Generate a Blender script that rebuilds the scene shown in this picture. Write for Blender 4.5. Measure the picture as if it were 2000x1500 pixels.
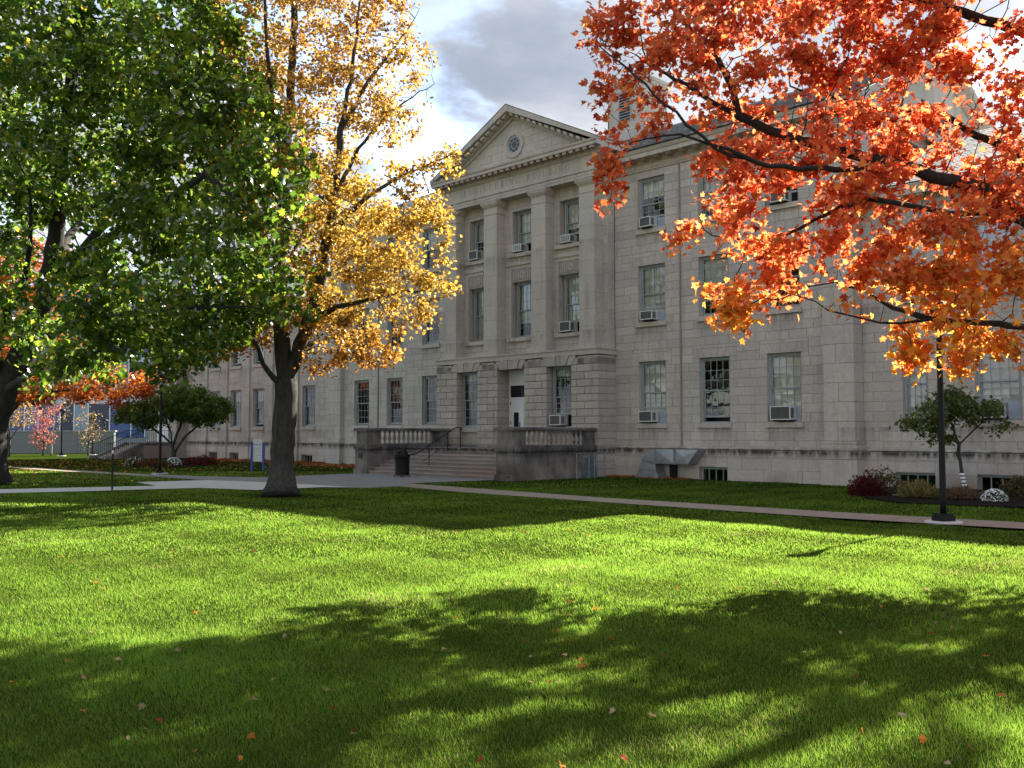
import bpy, bmesh, math, random
import numpy as np
from mathutils import Vector, Matrix
R = math.radians
random.seed(11)
rng = np.random.default_rng(11)
scene = bpy.context.scene
COL = scene.collection
for o in list(bpy.data.objects):
    bpy.data.objects.remove(o)

# ------------------------------------------------------------------ camera, sky, sun, exposure
cam = bpy.data.cameras.new('camera')
cam.sensor_width = 36.0
cam.lens = 33.16
cam.clip_end = 2000
camera = bpy.data.objects.new('camera', cam)
COL.objects.link(camera)
camera.location = (0, 0, 1.8)
camera.rotation_euler = (R(90 + 2.983), 0, 0)
scene.camera = camera

SUN_EL, SUN_AZ = R(35.3), R(42.8)          # azimuth clockwise from +Y
sdir = Vector((math.sin(SUN_AZ) * math.cos(SUN_EL), math.cos(SUN_AZ) * math.cos(SUN_EL), math.sin(SUN_EL)))
world = bpy.data.worlds.new('World')
scene.world = world
world.use_nodes = True
wt = world.node_tree
for n in list(wt.nodes):
    wt.nodes.remove(n)
W = wt.nodes.new
wout = W('ShaderNodeOutputWorld'); wbg = W('ShaderNodeBackground')
wbg.inputs['Strength'].default_value = 0.10
sky = W('ShaderNodeTexSky'); sky.sky_type = 'NISHITA'; sky.sun_disc = False
sky.sun_elevation = SUN_EL; sky.sun_rotation = SUN_AZ
sky.altitude = 180; sky.dust_density = 1.2; sky.ozone_density = 1.0
tc = W('ShaderNodeTexCoord')
sep = W('ShaderNodeSeparateXYZ'); wt.links.new(tc.outputs['Generated'], sep.inputs[0])
def wmath(op, a, b=None, clamp=False):
    n = W('ShaderNodeMath'); n.operation = op; n.use_clamp = clamp
    for i, v in enumerate((a, b)):
        if v is None: continue
        if isinstance(v, (int, float)): n.inputs[i].default_value = v
        else: wt.links.new(v, n.inputs[i])
    return n.outputs[0]
zc = wmath('ADD', wmath('MAXIMUM', sep.outputs['Z'], 0.0), 0.22)
cx = wmath('DIVIDE', sep.outputs['X'], zc); cy = wmath('DIVIDE', sep.outputs['Y'], zc)
comb = W('ShaderNodeCombineXYZ'); wt.links.new(cx, comb.inputs[0]); wt.links.new(cy, comb.inputs[1])
comb.inputs[2].default_value = 7.7
def wnoise(scale, detail, rough, dist=0.0):
    n = W('ShaderNodeTexNoise'); n.inputs['Scale'].default_value = scale
    n.inputs['Detail'].default_value = detail; n.inputs['Roughness'].default_value = rough
    n.inputs['Distortion'].default_value = dist
    wt.links.new(comb.outputs[0], n.inputs['Vector']); return n.outputs['Fac']
def wramp(v, a, b, ca=(0, 0, 0, 1), cb=(1, 1, 1, 1)):
    n = W('ShaderNodeValToRGB'); n.color_ramp.elements[0].position = a; n.color_ramp.elements[1].position = b
    n.color_ramp.elements[0].color = ca; n.color_ramp.elements[1].color = cb
    n.color_ramp.interpolation = 'EASE'
    wt.links.new(v, n.inputs[0]); return n.outputs['Color']
cover = wramp(wnoise(1.15, 8, 0.55, 0.3), 0.39, 0.52)
shade = wramp(wnoise(2.1, 9, 0.58, 0.2), 0.30, 0.66, (0.92, 1.04, 1.30, 1), (1.9, 1.95, 2.05, 1))
# clouds glow towards the sun, as real ones do
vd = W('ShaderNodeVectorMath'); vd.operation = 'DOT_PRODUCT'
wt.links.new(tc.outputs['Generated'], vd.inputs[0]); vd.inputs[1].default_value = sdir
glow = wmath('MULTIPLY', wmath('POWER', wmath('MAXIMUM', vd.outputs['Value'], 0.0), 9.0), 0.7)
# brightness added to clouds opposite the sun, lighting the shaded facade
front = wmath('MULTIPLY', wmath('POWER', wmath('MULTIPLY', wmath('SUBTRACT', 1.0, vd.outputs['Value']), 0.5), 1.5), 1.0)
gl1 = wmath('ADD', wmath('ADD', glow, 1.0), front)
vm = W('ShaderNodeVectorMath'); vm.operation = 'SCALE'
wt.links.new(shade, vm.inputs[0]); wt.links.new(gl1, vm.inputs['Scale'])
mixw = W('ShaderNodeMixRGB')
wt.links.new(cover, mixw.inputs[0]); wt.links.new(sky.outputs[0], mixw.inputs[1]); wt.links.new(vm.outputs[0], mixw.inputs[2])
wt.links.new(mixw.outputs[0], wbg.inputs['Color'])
wt.links.new(wbg.outputs[0], wout.inputs['Surface'])

sun = bpy.data.lights.new('sun', 'SUN'); sun.energy = 5.0; sun.angle = R(0.53); sun.color = (1.0, 0.93, 0.80)
sun_o = bpy.data.objects.new('sun', sun); COL.objects.link(sun_o)
sun_o.rotation_euler = sdir.to_track_quat('Z', 'Y').to_euler()
sun_o.location = sdir * 60
scene.view_settings.view_transform = 'Standard'
scene.view_settings.look = 'None'
scene.view_settings.gamma = 1.0
scene.view_settings.use_curve_mapping = False
scene.view_settings.exposure = 2.1
try:
    scene.cycles.diffuse_bounces = 4; scene.cycles.transparent_max_bounces = 12
except Exception: pass

# ------------------------------------------------------------------ helpers
def tag(o, label=None, cat=None, group=None, kind=None):
    if label: o['label'] = label
    if cat: o['category'] = cat
    if group: o['group'] = group
    if kind: o['kind'] = kind
    return o

def thing(name, label, cat, loc=(0, 0, 0), rz=0.0, group=None):
    o = bpy.data.objects.new(name, None); COL.objects.link(o)
    o.empty_display_size = 0.2
    o.location = loc; o.rotation_euler = (0, 0, rz)
    return tag(o, label, cat, group)

def link(name, me, parent=None, mat=None):
    o = bpy.data.objects.new(name, me); COL.objects.link(o)
    if mat is not None and not me.materials: me.materials.append(mat)
    if parent is not None: o.parent = parent
    return o

class MB:
    """collects polygons, then links them as one mesh object"""
    def __init__(s): s.v = []; s.f = []; s.t = []
    def face(s, pts, tint=1.0):
        i = len(s.v); s.v += [tuple(p) for p in pts]; s.f.append(tuple(range(i, i + len(pts)))); s.t.append(tint)
    def box(s, x0, x1, y0, y1, z0, z1, tint=1.0, back=True):
        i = len(s.v)
        s.v += [(x0,y0,z0),(x1,y0,z0),(x1,y1,z0),(x0,y1,z0),(x0,y0,z1),(x1,y0,z1),(x1,y1,z1),(x0,y1,z1)]
        fs = [(0,1,5,4),(1,2,6,5),(3,0,4,7),(4,5,6,7),(0,3,2,1)]
        if back: fs.append((2,3,7,6))
        for f in fs: s.f.append(tuple(i + k for k in f)); s.t.append(tint)
        return s
    def bevbox(s, x0, x1, y0, y1, z0, z1, b, tint=1.0):
        """box whose front (-y) face is chamfered by b"""
        i = len(s.v)
        s.v += [(x0,y0+b,z0),(x1,y0+b,z0),(x1,y0+b,z1),(x0,y0+b,z1),
                (x0+b,y0,z0+b),(x1-b,y0,z0+b),(x1-b,y0,z1-b),(x0+b,y0,z1-b),
                (x0,y1,z0),(x1,y1,z0),(x1,y1,z1),(x0,y1,z1)]
        for f in [(4,5,6,7),(0,1,5,4),(1,2,6,5),(2,3,7,6),(3,0,4,7),(1,9,10,2),(8,0,3,11),(3,2,10,11),(8,9,1,0)]:
            s.f.append(tuple(i + k for k in f)); s.t.append(tint)
        return s
    def prism(s, poly, axis, a, b, tint=1.0, caps=True):
        """poly: 2-D points; extruded along axis 'x' (poly=y,z), 'y' (poly=x,z) or 'z' (poly=x,y)"""
        def P(p, t):
            return (t, p[0], p[1]) if axis == 'x' else (p[0], t, p[1]) if axis == 'y' else (p[0], p[1], t)
        n = len(poly); i = len(s.v)
        s.v += [P(p, a) for p in poly] + [P(p, b) for p in poly]
        for k in range(n):
            k2 = (k + 1) % n
            s.f.append((i + k, i + k2, i + n + k2, i + n + k)); s.t.append(tint)
        if caps:
            s.f.append(tuple(i + k for k in range(n))[::-1]); s.t.append(tint)
            s.f.append(tuple(i + n + k for k in range(n))); s.t.append(tint)
        return s
    def tube(s, pts, rad, n=8, tint=1.0, caps=True):
        pts = [Vector(p) for p in pts]
        if not hasattr(rad, '__len__'): rad = [rad] * len(pts)
        rings = []; prev = None
        for k, p in enumerate(pts):
            d = (pts[min(k + 1, len(pts) - 1)] - pts[max(k - 1, 0)]).normalized()
            if prev is None:
                a = Vector((0, 0, 1)) if abs(d.z) < 0.9 else Vector((1, 0, 0))
                u = d.cross(a).normalized()
            else:
                u = (prev - d * prev.dot(d)); u = u.normalized() if u.length > 1e-6 else d.orthogonal().normalized()
            prev = u; w = d.cross(u)
            i = len(s.v)
            for q in range(n):
                an = 2 * math.pi * q / n
                s.v.append(tuple(p + (u * math.cos(an) + w * math.sin(an)) * rad[k]))
            rings.append(i)
        for a, b in zip(rings[:-1], rings[1:]):
            for q in range(n):
                q2 = (q + 1) % n
                s.f.append((a + q, a + q2, b + q2, b + q)); s.t.append(tint)
        if caps:
            s.f.append(tuple(rings[0] + q for q in range(n))[::-1]); s.t.append(tint)
            s.f.append(tuple(rings[-1] + q for q in range(n))); s.t.append(tint)
        return s
    def lathe(s, prof, c=(0, 0, 0), n=12, tint=1.0):
        """prof: (radius, z) from bottom to top"""
        rings = []
        for r, z in prof:
            rings.append(len(s.v))
            for q in range(n):
                an = 2 * math.pi * q / n
                s.v.append((c[0] + r * math.cos(an), c[1] + r * math.sin(an), c[2] + z))
        for a, b in zip(rings[:-1], rings[1:]):
            for q in range(n):
                q2 = (q + 1) % n
                s.f.append((a + q, a + q2, b + q2, b + q)); s.t.append(tint)
        s.f.append(tuple(rings[0] + q for q in range(n))[::-1]); s.t.append(tint)
        s.f.append(tuple(rings[-1] + q for q in range(n))); s.t.append(tint)
        return s
    def mesh(s, name, mat, smooth=False):
        me = bpy.data.meshes.new(name)
        me.from_pydata(s.v, [], s.f)
        at = me.attributes.new('tint', 'FLOAT', 'FACE'); at.data.foreach_set('value', s.t)
        me.materials.append(mat)
        if smooth: me.polygons.foreach_set('use_smooth', [True] * len(me.polygons))
        me.update(); return me
    def build(s, name, mat, parent=None, smooth=False, kind=None):
        o = link(name, s.mesh(name, mat, smooth), parent)
        if kind: o['kind'] = kind
        return o

def np_mesh(name, verts, faces, mat, colors=None, kind=None, parent=None, smooth=False):
    """verts (N,3), faces (M,k) of constant k, colors (M,3) per face"""
    me = bpy.data.meshes.new(name)
    N, M, k = len(verts), len(faces), faces.shape[1]
    me.vertices.add(N); me.vertices.foreach_set('co', np.ascontiguousarray(verts, np.float32).ravel())
    me.loops.add(M * k); me.loops.foreach_set('vertex_index', np.ascontiguousarray(faces, np.int32).ravel())
    me.polygons.add(M); me.polygons.foreach_set('loop_start', np.arange(0, M * k, k, dtype=np.int32))
    try: me.polygons.foreach_set('loop_total', np.full(M, k, np.int32))
    except Exception: pass
    me.update(calc_edges=True)
    if colors is not None:
        at = me.attributes.new('col', 'FLOAT_COLOR', 'FACE')
        c = np.ones((M, 4), np.float32); c[:, :3] = colors
        at.data.foreach_set('color', c.ravel())
    if smooth: me.polygons.foreach_set('use_smooth', np.ones(M, bool))
    me.materials.append(mat)
    o = link(name, me, parent)
    if kind: o['kind'] = kind
    return o

# ------------------------------------------------------------------ materials
class MT:
    def __init__(s, name):
        s.m = bpy.data.materials.new(name); s.m.use_nodes = True; s.t = s.m.node_tree
        s.b = s.t.nodes['Principled BSDF']; s.out = s.t.nodes['Material Output']
    def n(s, t, **k):
        x = s.t.nodes.new(t)
        for a, v in k.items(): setattr(x, a, v)
        return x
    def l(s, a, b): s.t.links.new(a, b)
    def coord(s, scale=(1, 1, 1)):
        c = s.n('ShaderNodeTexCoord'); m = s.n('ShaderNodeMapping'); m.inputs['Scale'].default_value = scale
        s.l(c.outputs['Object'], m.inputs[0]); return m.outputs[0]
    def noise(s, scale, detail=5, rough=0.6, vec=None):
        x = s.n('ShaderNodeTexNoise'); x.inputs['Scale'].default_value = scale
        x.inputs['Detail'].default_value = detail; x.inputs['Roughness'].default_value = rough
        s.l(vec if vec is not None else s.coord(), x.inputs['Vector']); return x.outputs['Fac']
    def ramp(s, v, a, ca, b, cb):
        x = s.n('ShaderNodeValToRGB'); e = x.color_ramp.elements
        e[0].position = a; e[0].color = (*ca, 1); e[1].position = b; e[1].color = (*cb, 1)
        s.l(v, x.inputs[0]); return x.outputs['Color']
    def mix(s, f, a, b, mode='MIX'):
        x = s.n('ShaderNodeMixRGB', blend_type=mode)
        for i, v in enumerate((f, a, b)):
            if isinstance(v, (int, float)): x.inputs[i].default_value = v
            elif isinstance(v, tuple): x.inputs[i].default_value = (*v, 1)
            else: s.l(v, x.inputs[i])
        return x.outputs[0]
    def math(s, op, a, b=0.0, clamp=False):
        x = s.n('ShaderNodeMath', operation=op); x.use_clamp = clamp
        for i, v in enumerate((a, b)):
            if isinstance(v, (int, float)): x.inputs[i].default_value = v
            else: s.l(v, x.inputs[i])
        return x.outputs[0]
    def attr(s, name, out='Fac'):
        x = s.n('ShaderNodeAttribute', attribute_name=name); return x.outputs[out]
    def bump(s, h, strength=0.3, dist=0.02):
        x = s.n('ShaderNodeBump'); x.inputs['Strength'].default_value = strength; x.inputs['Distance'].default_value = dist
        s.l(h, x.inputs['Height']); s.l(x.outputs[0], s.b.inputs['Normal'])
    def set(s, **k):
        for a, v in k.items(): s.b.inputs[a.replace('_', ' ')].default_value = v
        return s

def simple(name, c, rough=0.6, metal=0.0, var=0.18, scale=6.0, bump=0.0):
    m = MT(name)
    f = m.noise(scale, 6, 0.65)
    lo = tuple(x * (1 - var) for x in c); hi = tuple(min(1, x * (1 + var)) for x in c)
    m.l(m.ramp(f, 0.3, lo, 0.7, hi), m.b.inputs['Base Color'])
    m.set(Roughness=rough, Metallic=metal)
    if rough >= 0.9: m.b.inputs['Specular IOR Level'].default_value = 0.05
    if bump: m.bump(m.noise(scale * 6, 4, 0.6), bump, 0.01)
    return m.m

def stone_mat(name, base, warm=0.0, grime=0.0):
    """limestone ashlar: per-block tint, mottling, rain streaks and dark weathering runs"""
    m = MT(name)
    c = m.coord()
    fine = m.noise(9, 8, 0.7, c); big = m.noise(0.55, 5, 0.6, c)
    col = m.ramp(fine, 0.25, tuple(x * 0.80 for x in base), 0.75, tuple(x * 1.16 for x in base))
    col = m.mix(0.85, col, m.ramp(big, 0.3, (0.84, 0.85, 0.88), 0.7, (1.10, 1.06, 1.0)), 'MULTIPLY')
    cmb = m.n('ShaderNodeCombineColor')
    t = m.attr('tint')
    for i in range(3): m.l(t, cmb.inputs[i])
    col = m.mix(1.0, col, cmb.outputs[0], 'MULTIPLY')
    streak = m.noise(1.0, 6, 0.6, m.coord((3.2, 3.2, 0.35)))
    col = m.mix(m.math('MULTIPLY', m.math('SUBTRACT', streak, 0.53, True), 1.5, True), col, (0.085, 0.08, 0.075))
    sp = m.n('ShaderNodeSeparateXYZ'); m.l(c, sp.inputs[0])
    z = sp.outputs['Z']
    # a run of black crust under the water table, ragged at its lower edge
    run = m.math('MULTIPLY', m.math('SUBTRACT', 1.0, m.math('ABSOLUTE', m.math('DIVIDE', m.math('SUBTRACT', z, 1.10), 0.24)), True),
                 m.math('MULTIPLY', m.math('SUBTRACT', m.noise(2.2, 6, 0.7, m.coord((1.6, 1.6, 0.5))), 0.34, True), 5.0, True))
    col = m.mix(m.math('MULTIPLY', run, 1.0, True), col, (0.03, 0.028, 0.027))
    # reddish iron wash at the foot of the wall
    foot = m.math('MULTIPLY', m.math('SUBTRACT', 0.75, z, True), m.math('MULTIPLY', m.math('SUBTRACT', m.noise(0.45, 3, 0.5, c), 0.45, True), 5.0, True))
    col = m.mix(m.math('MULTIPLY', foot, 0.9, True), col, (0.22, 0.13, 0.085))
    ax = m.math('ABSOLUTE', sp.outputs['X'])
    fx = m.math('FRACT', m.math('ADD', m.math('DIVIDE', m.math('SUBTRACT', ax, 6.93), 2.935), 0.5))
    dx = m.math('MULTIPLY', m.math('ABSOLUTE', m.math('SUBTRACT', fx, 0.5)), 2.935)
    inx = m.math('MULTIPLY', m.math('SUBTRACT', 0.84, dx, True), 6.0, True)
    vs = m.math('MULTIPLY', m.math('SUBTRACT', m.noise(1.0, 5, 0.65, m.coord((7, 7, 0.25))), 0.38, True), 3.0, True)
    for zs in (2.0, 6.15, 10.0):
        dn = m.math('SUBTRACT', zs, z)
        band = m.math('MULTIPLY', m.math('GREATER_THAN', dn, 0.0), m.math('SUBTRACT', 1.0, m.math('DIVIDE', dn, 0.75), True))
        col = m.mix(m.math('MULTIPLY', m.math('MULTIPLY', band, inx), m.math('MULTIPLY', vs, 0.62)), col, (0.06, 0.056, 0.052))
    if grime:
        g = m.math('MULTIPLY', m.math('SUBTRACT', m.noise(0.9, 7, 0.65, m.coord((1, 1, 0.8))), 0.30, True), grime * 3.0, True)
        col = m.mix(g, col, (0.035, 0.033, 0.032))
    m.l(col, m.b.inputs['Base Color']); m.set(Roughness=0.9)
    m.bump(m.noise(38, 6, 0.7, c), 0.35, 0.008)
    return m.m

STONE = stone_mat('limestone', (0.50, 0.46, 0.40))
STONE_TRIM = stone_mat('dressed limestone', (0.505, 0.46, 0.395))
STONE_WARM = stone_mat('sandstone pier blocks', (0.45, 0.405, 0.35))
STONE_GRIME = stone_mat('blackened terrace stone', (0.31, 0.285, 0.255), grime=0.85)
STONE_STEP = stone_mat('worn stone steps', (0.29, 0.25, 0.225))
JOINT = simple('dark mortar', (0.33, 0.305, 0.265), 0.95)
ENGRAVE = simple('engraved shadow stone', (0.33, 0.30, 0.26), 0.95)
FRAME = simple('grey green window paint', (0.30, 0.335, 0.335), 0.5, var=0.12, scale=4)
WHITE = simple('white paint', (0.80, 0.81, 0.82), 0.45, var=0.04)
BLIND = simple('pale roller blind', (0.76, 0.74, 0.66), 0.8, var=0.06, scale=2)
AC_CASE = simple('putty enamel', (0.62, 0.61, 0.57), 0.45, var=0.06)
AC_GRILL = simple('dark grille', (0.045, 0.046, 0.05), 0.6)
AC_SIDE = simple('grey louvre', (0.22, 0.22, 0.22), 0.5)
BLACK = simple('black satin paint', (0.007, 0.0075, 0.008), 0.5); BLACK.node_tree.nodes['Principled BSDF'].inputs['Specular IOR Level'].default_value = 0.25
BLACKP = simple('black plastic', (0.006, 0.0062, 0.0065), 0.6); BLACKP.node_tree.nodes['Principled BSDF'].inputs['Specular IOR Level'].default_value = 0.25
GALV = simple('galvanised sheet', (0.42, 0.44, 0.47), 0.38, 0.75, 0.2, 3)
STEEL = simple('dull steel wire', (0.30, 0.31, 0.32), 0.45, 0.6)
SLATE = MT('roof slate')
SLATE.l(SLATE.mix(1.0, SLATE.ramp(SLATE.noise(2.5, 6, 0.7), 0.3, (0.13, 0.14, 0.15), 0.7, (0.26, 0.265, 0.27)), (1, 1, 1), 'MULTIPLY'), SLATE.b.inputs['Base Color'])
_cc = SLATE.n('ShaderNodeCombineColor'); _t = SLATE.attr('tint')
for _i in range(3): SLATE.l(_t, _cc.inputs[_i])
SLATE.l(SLATE.mix(1.0, SLATE.ramp(SLATE.noise(2.5, 6, 0.7), 0.3, (0.13, 0.14, 0.15), 0.7, (0.26, 0.265, 0.27)), _cc.outputs[0], 'MULTIPLY'), SLATE.b.inputs['Base Color'])
SLATE.set(Roughness=0.6); SLATE = SLATE.m
CONCRETE = simple('grey pavement', (0.23, 0.225, 0.215), 0.9, var=0.16, scale=1.2, bump=0.2)
CONC_NEW = simple('new pale concrete', (0.50, 0.50, 0.49), 0.9, var=0.08, scale=1.5, bump=0.15)
BRICKPATH = simple('brown gravelled path', (0.27, 0.235, 0.185), 0.95, var=0.2, scale=3, bump=0.3)
MULCH = simple('dark bark mulch', (0.018, 0.014, 0.012), 0.95, var=0.5, scale=14, bump=0.9)
BLUE = simple('blue sign paint', (0.02, 0.06, 0.35), 0.4, var=0.05)
SIGNW = simple('pale sign panel', (0.62, 0.63, 0.62), 0.45, var=0.04)
SIGNTXT = simple('sign print', (0.03, 0.04, 0.16), 0.6)
TEAL = simple('faded teal plastic', (0.02, 0.11, 0.12), 0.5)
WRAP = simple('white trunk wrap', (0.78, 0.78, 0.76), 0.7, var=0.05)

def glass_mat(name, tint=(0.95, 0.97, 0.97), boost=1.8, refl=(0.95, 0.97, 1.0)):
    m = MT(name); m.t.nodes.remove(m.b)
    tr = m.n('ShaderNodeBsdfTransparent'); tr.inputs[0].default_value = (*tint, 1)
    gl = m.n('ShaderNodeBsdfGlossy'); gl.inputs['Roughness'].default_value = 0.015; gl.inputs[0].default_value = (*refl, 1)
    fr = m.n('ShaderNodeFresnel'); fr.inputs['IOR'].default_value = 1.52
    bmp = m.n('ShaderNodeBump'); bmp.inputs['Strength'].default_value = 0.02; bmp.inputs['Distance'].default_value = 0.02
    m.l(m.noise(2.2, 2, 0.5), bmp.inputs['Height']); m.l(bmp.outputs[0], gl.inputs['Normal'])
    mx = m.n('ShaderNodeMixShader'); m.l(m.math('MULTIPLY', fr.outputs[0], boost, True), mx.inputs[0])
    m.l(tr.outputs[0], mx.inputs[1]); m.l(gl.outputs[0], mx.inputs[2]); m.l(mx.outputs[0], m.out.inputs['Surface'])
    return m.m
GLASS = glass_mat('old window glass', (0.90, 0.93, 0.93), 1.4)

def leaf_mat(name, trans=0.5, gloss=0.10, rough=0.38, tsat=1.0, tgain=2.0):
    m = MT(name); m.t.nodes.remove(m.b)
    c = m.attr('col', 'Color')
    d = m.n('ShaderNodeBsdfDiffuse'); m.l(c, d.inputs['Color'])
    t = m.n('ShaderNodeBsdfTranslucent')
    g = m.n('ShaderNodeGamma'); g.inputs['Gamma'].default_value = tsat; m.l(c, g.inputs['Color'])
    sc = m.mix(1.0, g.outputs[0], (tgain, tgain, tgain), 'MULTIPLY'); m.l(sc, t.inputs['Color'])
    mx = m.n('ShaderNodeMixShader'); mx.inputs[0].default_value = trans
    m.l(d.outputs[0], mx.inputs[1]); m.l(t.outputs[0], mx.inputs[2])
    gl = m.n('ShaderNodeBsdfGlossy'); gl.inputs['Roughness'].default_value = rough
    m2 = m.n('ShaderNodeMixShader')
    fr = m.n('ShaderNodeFresnel'); fr.inputs['IOR'].default_value = 1.4
    m.l(m.math('MULTIPLY', fr.outputs[0], gloss * 10, True), m2.inputs[0])
    m.l(mx.outputs[0], m2.inputs[1]); m.l(gl.outputs[0], m2.inputs[2])
    m.l(m2.outputs[0], m.out.inputs['Surface']); return m.m
LEAF_GREEN = leaf_mat('green maple leaf', 0.5, 0.022, 0.36, 1.0, 3.5)
LEAF_GOLD = leaf_mat('yellow maple leaf', 0.48, 0.008, 0.5, 1.0, 2.05)
LEAF_RED = leaf_mat('red maple leaf', 0.48, 0.004, 0.55, 1.0, 3.0)
GRASS = leaf_mat('grass blade', 0.55, 0.004, 0.4, 1.0, 5.6)

def bark_mat(name, a, b):
    m = MT(name)
    f = m.noise(5, 8, 0.7, m.coord((2.2, 2.2, 0.45)))
    col = m.ramp(f, 0.32, a, 0.68, b)
    m.l(col, m.b.inputs['Base Color']); m.set(Roughness=0.95)
    m.bump(m.noise(7, 7, 0.7, m.coord((2.6, 2.6, 0.4))), 0.9, 0.05)
    return m.m
BARK = bark_mat('grey maple bark', (0.016, 0.015, 0.012), (0.068, 0.064, 0.052))
BARK_DARK = bark_mat('dark maple bark', (0.009, 0.008, 0.007), (0.038, 0.031, 0.026))

# ------------------------------------------------------------------ ground, paths, beds
m = MT('lawn soil')
f = m.noise(0.5, 6, 0.6); f2 = m.noise(9, 6, 0.7)
cc = m.mix(0.6, m.ramp(f2, 0.3, (0.014, 0.026, 0.004), 0.7, (0.030, 0.052, 0.007)),
           m.ramp(f, 0.35, (0.018, 0.034, 0.005), 0.65, (0.030, 0.046, 0.008)))
m.l(cc, m.b.inputs['Base Color']); m.set(Roughness=1.0); m.b.inputs['Specular IOR Level'].default_value = 0.0; m.bump(f2, 0.6, 0.03)
SOIL = m.m
def dip(x, y):
    """gentle hollows of a settled lawn, never above datum"""
    w = np.sin(x * 0.9 + 1.7 * np.sin(y * 0.31)) * np.cos(y * 0.72 + 0.4 * x) + 0.6 * np.sin(x * 1.9 - y * 1.3 + 0.7) + 0.35 * np.sin(x * 3.1 + y * 2.6)
    return -0.026 * (1.4 + w) * np.clip((24 - y) / 6, 0, 1)
gx = np.concatenate([[-400, -120], np.arange(-24, 24.01, 0.4), [120, 400]]); gy = np.concatenate([[-150, -20], np.arange(0, 27.01, 0.4), [60, 150, 700]])
XX, YY = np.meshgrid(gx, gy); ZZ = dip(XX, YY) * (np.abs(XX) < 24) * (YY > 0) - 0.0
nx_ = len(gx); q_ = np.arange(len(gx) * len(gy)).reshape(len(gy), nx_)
gf = np.stack([q_[:-1, :-1], q_[:-1, 1:], q_[1:, 1:], q_[1:, :-1]], -1).reshape(-1, 4)
tag(np_mesh('ground', np.column_stack([XX.ravel(), YY.ravel(), ZZ.ravel()]), gf, SOIL, smooth=True), kind='structure')

def sheet(name, poly, z, mat, thick=0.0):
    b = MB()
    if thick: b.prism([(p[0], p[1]) for p in poly], 'z', z - thick, z)
    else: b.face([(p[0], p[1], z) for p in poly])
    return tag(b.build(name, mat), kind='structure')

PLAZA = [(-3.78, 31.76), (-3.64, 33.68), (0.00, 36.63), (0.9, 37.3), (-6.6, 44.6), (-7.05, 41.65), (-10.36, 38.31), (-12.72, 39.21), (-15.80, 41.14), (-14.67, 38.75), (-11.53, 35.84), (-13.66, 34.37),
         (-12.05, 32.06), (-12.43, 29.39), (-10.13, 30.74), (-8.00, 29.59), (-7.04, 30.43), (-6.25, 31.16), (-4.67, 30.88)]
PATH_R = [(-3.78, 31.76), (-3.64, 33.68), (2.55, 26.27), (7.33, 21.54), (10.24, 18.98), (16.0, 13.9), (14.9, 12.7), (9.56, 17.73), (6.80, 20.00), (2.39, 24.54), (-1.55, 28.75)]
PATH_L = [(-12.43, 29.39), (-12.05, 32.06), (-16.24, 30.05), (-24.0, 26.0), (-23.0, 24.2), (-15.15, 28.03)]
PATH_N = [(-15.80, 41.14), (-27.40, 51.24), (-52, 68), (-52.6, 66), (-26.38, 49.35), (-14.67, 38.75)]
SLABN = [(-13.66, 34.37), (-11.53, 35.84), (-8.01, 33.68), (-5.22, 31.16), (-6.25, 31.16), (-7.04, 30.43), (-8.00, 29.59), (-10.13, 30.74), (-12.43, 29.39), (-12.05, 32.06)]
sheet('plaza', PLAZA, 0.020, CONCRETE)
sheet('footpath', PATH_R, 0.016, BRICKPATH)
sheet('footpath', PATH_L, 0.024, CONC_NEW)
sheet('footpath', PATH_N, 0.012, BRICKPATH)
sheet('pavement', SLABN, 0.028, CONC_NEW)
BED_R = [(9.92, 28.03), (9.71, 25.67), (9.87, 24.36), (10.79, 23.51), (12.26, 22.71), (15.5, 20.2), (18.5, 23.0), (15.67, 29.00), (13.23, 30.59), (11.62, 31.16)]
BED_L = [(-21.31, 52.87), (-18.55, 48.99), (-17.22, 49.71), (-17.02, 52.87), (-18.97, 58.42), (-23.33, 65.28), (-24.63, 61.66)]
sheet('planting_bed', BED_R, 0.035, MULCH)
sheet('planting_bed', BED_L, 0.035, MULCH)

def inside(px, py, poly):
    poly = np.array(poly)[:, :2]; r = np.zeros(len(px), bool); j = len(poly) - 1
    for i in range(len(poly)):
        xi, yi = poly[i]; xj, yj = poly[j]
        c = ((yi > py) != (yj > py)) & (px < (xj - xi) * (py - yi) / (yj - yi + 1e-12) + xi)
        r ^= c; j = i
    return r

# ------------------------------------------------------------------ the building
TH = R(45.393)
UX, UY = math.sin(TH), -math.cos(TH)
VX, VY = math.cos(TH), math.sin(TH)
D0, UC = 31.3156, -29.8
BO = (UX * UC + VX * D0, UY * UC + VY * D0, 0.0)
BR = math.atan2(UY, UX)
def b2w(x, y, z=0.0):
    return (UX * (UC + x) + VX * (D0 + y), UY * (UC + x) + VY * (D0 + y), z)
def w2b(px, py):
    return px * UX + py * UY - UC, px * VX + py * VY - D0
hall = thing('university_hall', 'long grey limestone hall with pedimented portico, sash windows and slate roof', 'building', BO, BR)

def blank_wall(mb, x0, x1, z0, z1, y, ops, depth=0.34, tint=1.0):
    xs = sorted({x0, x1, *[min(max(o[k], x0), x1) for o in ops for k in (0, 1)]})
    zs = sorted({z0, z1, *[min(max(o[k], z0), z1) for o in ops for k in (2, 3)]})
    for a, b_ in zip(xs[:-1], xs[1:]):
        for c, d in zip(zs[:-1], zs[1:]):
            mx, mz = (a + b_) / 2, (c + d) / 2
            if any(o[0] < mx < o[1] and o[2] < mz < o[3] for o in ops): continue
            mb.face([(a, y, c), (b_, y, c), (b_, y, d), (a, y, d)], tint)
    return mb

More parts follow.
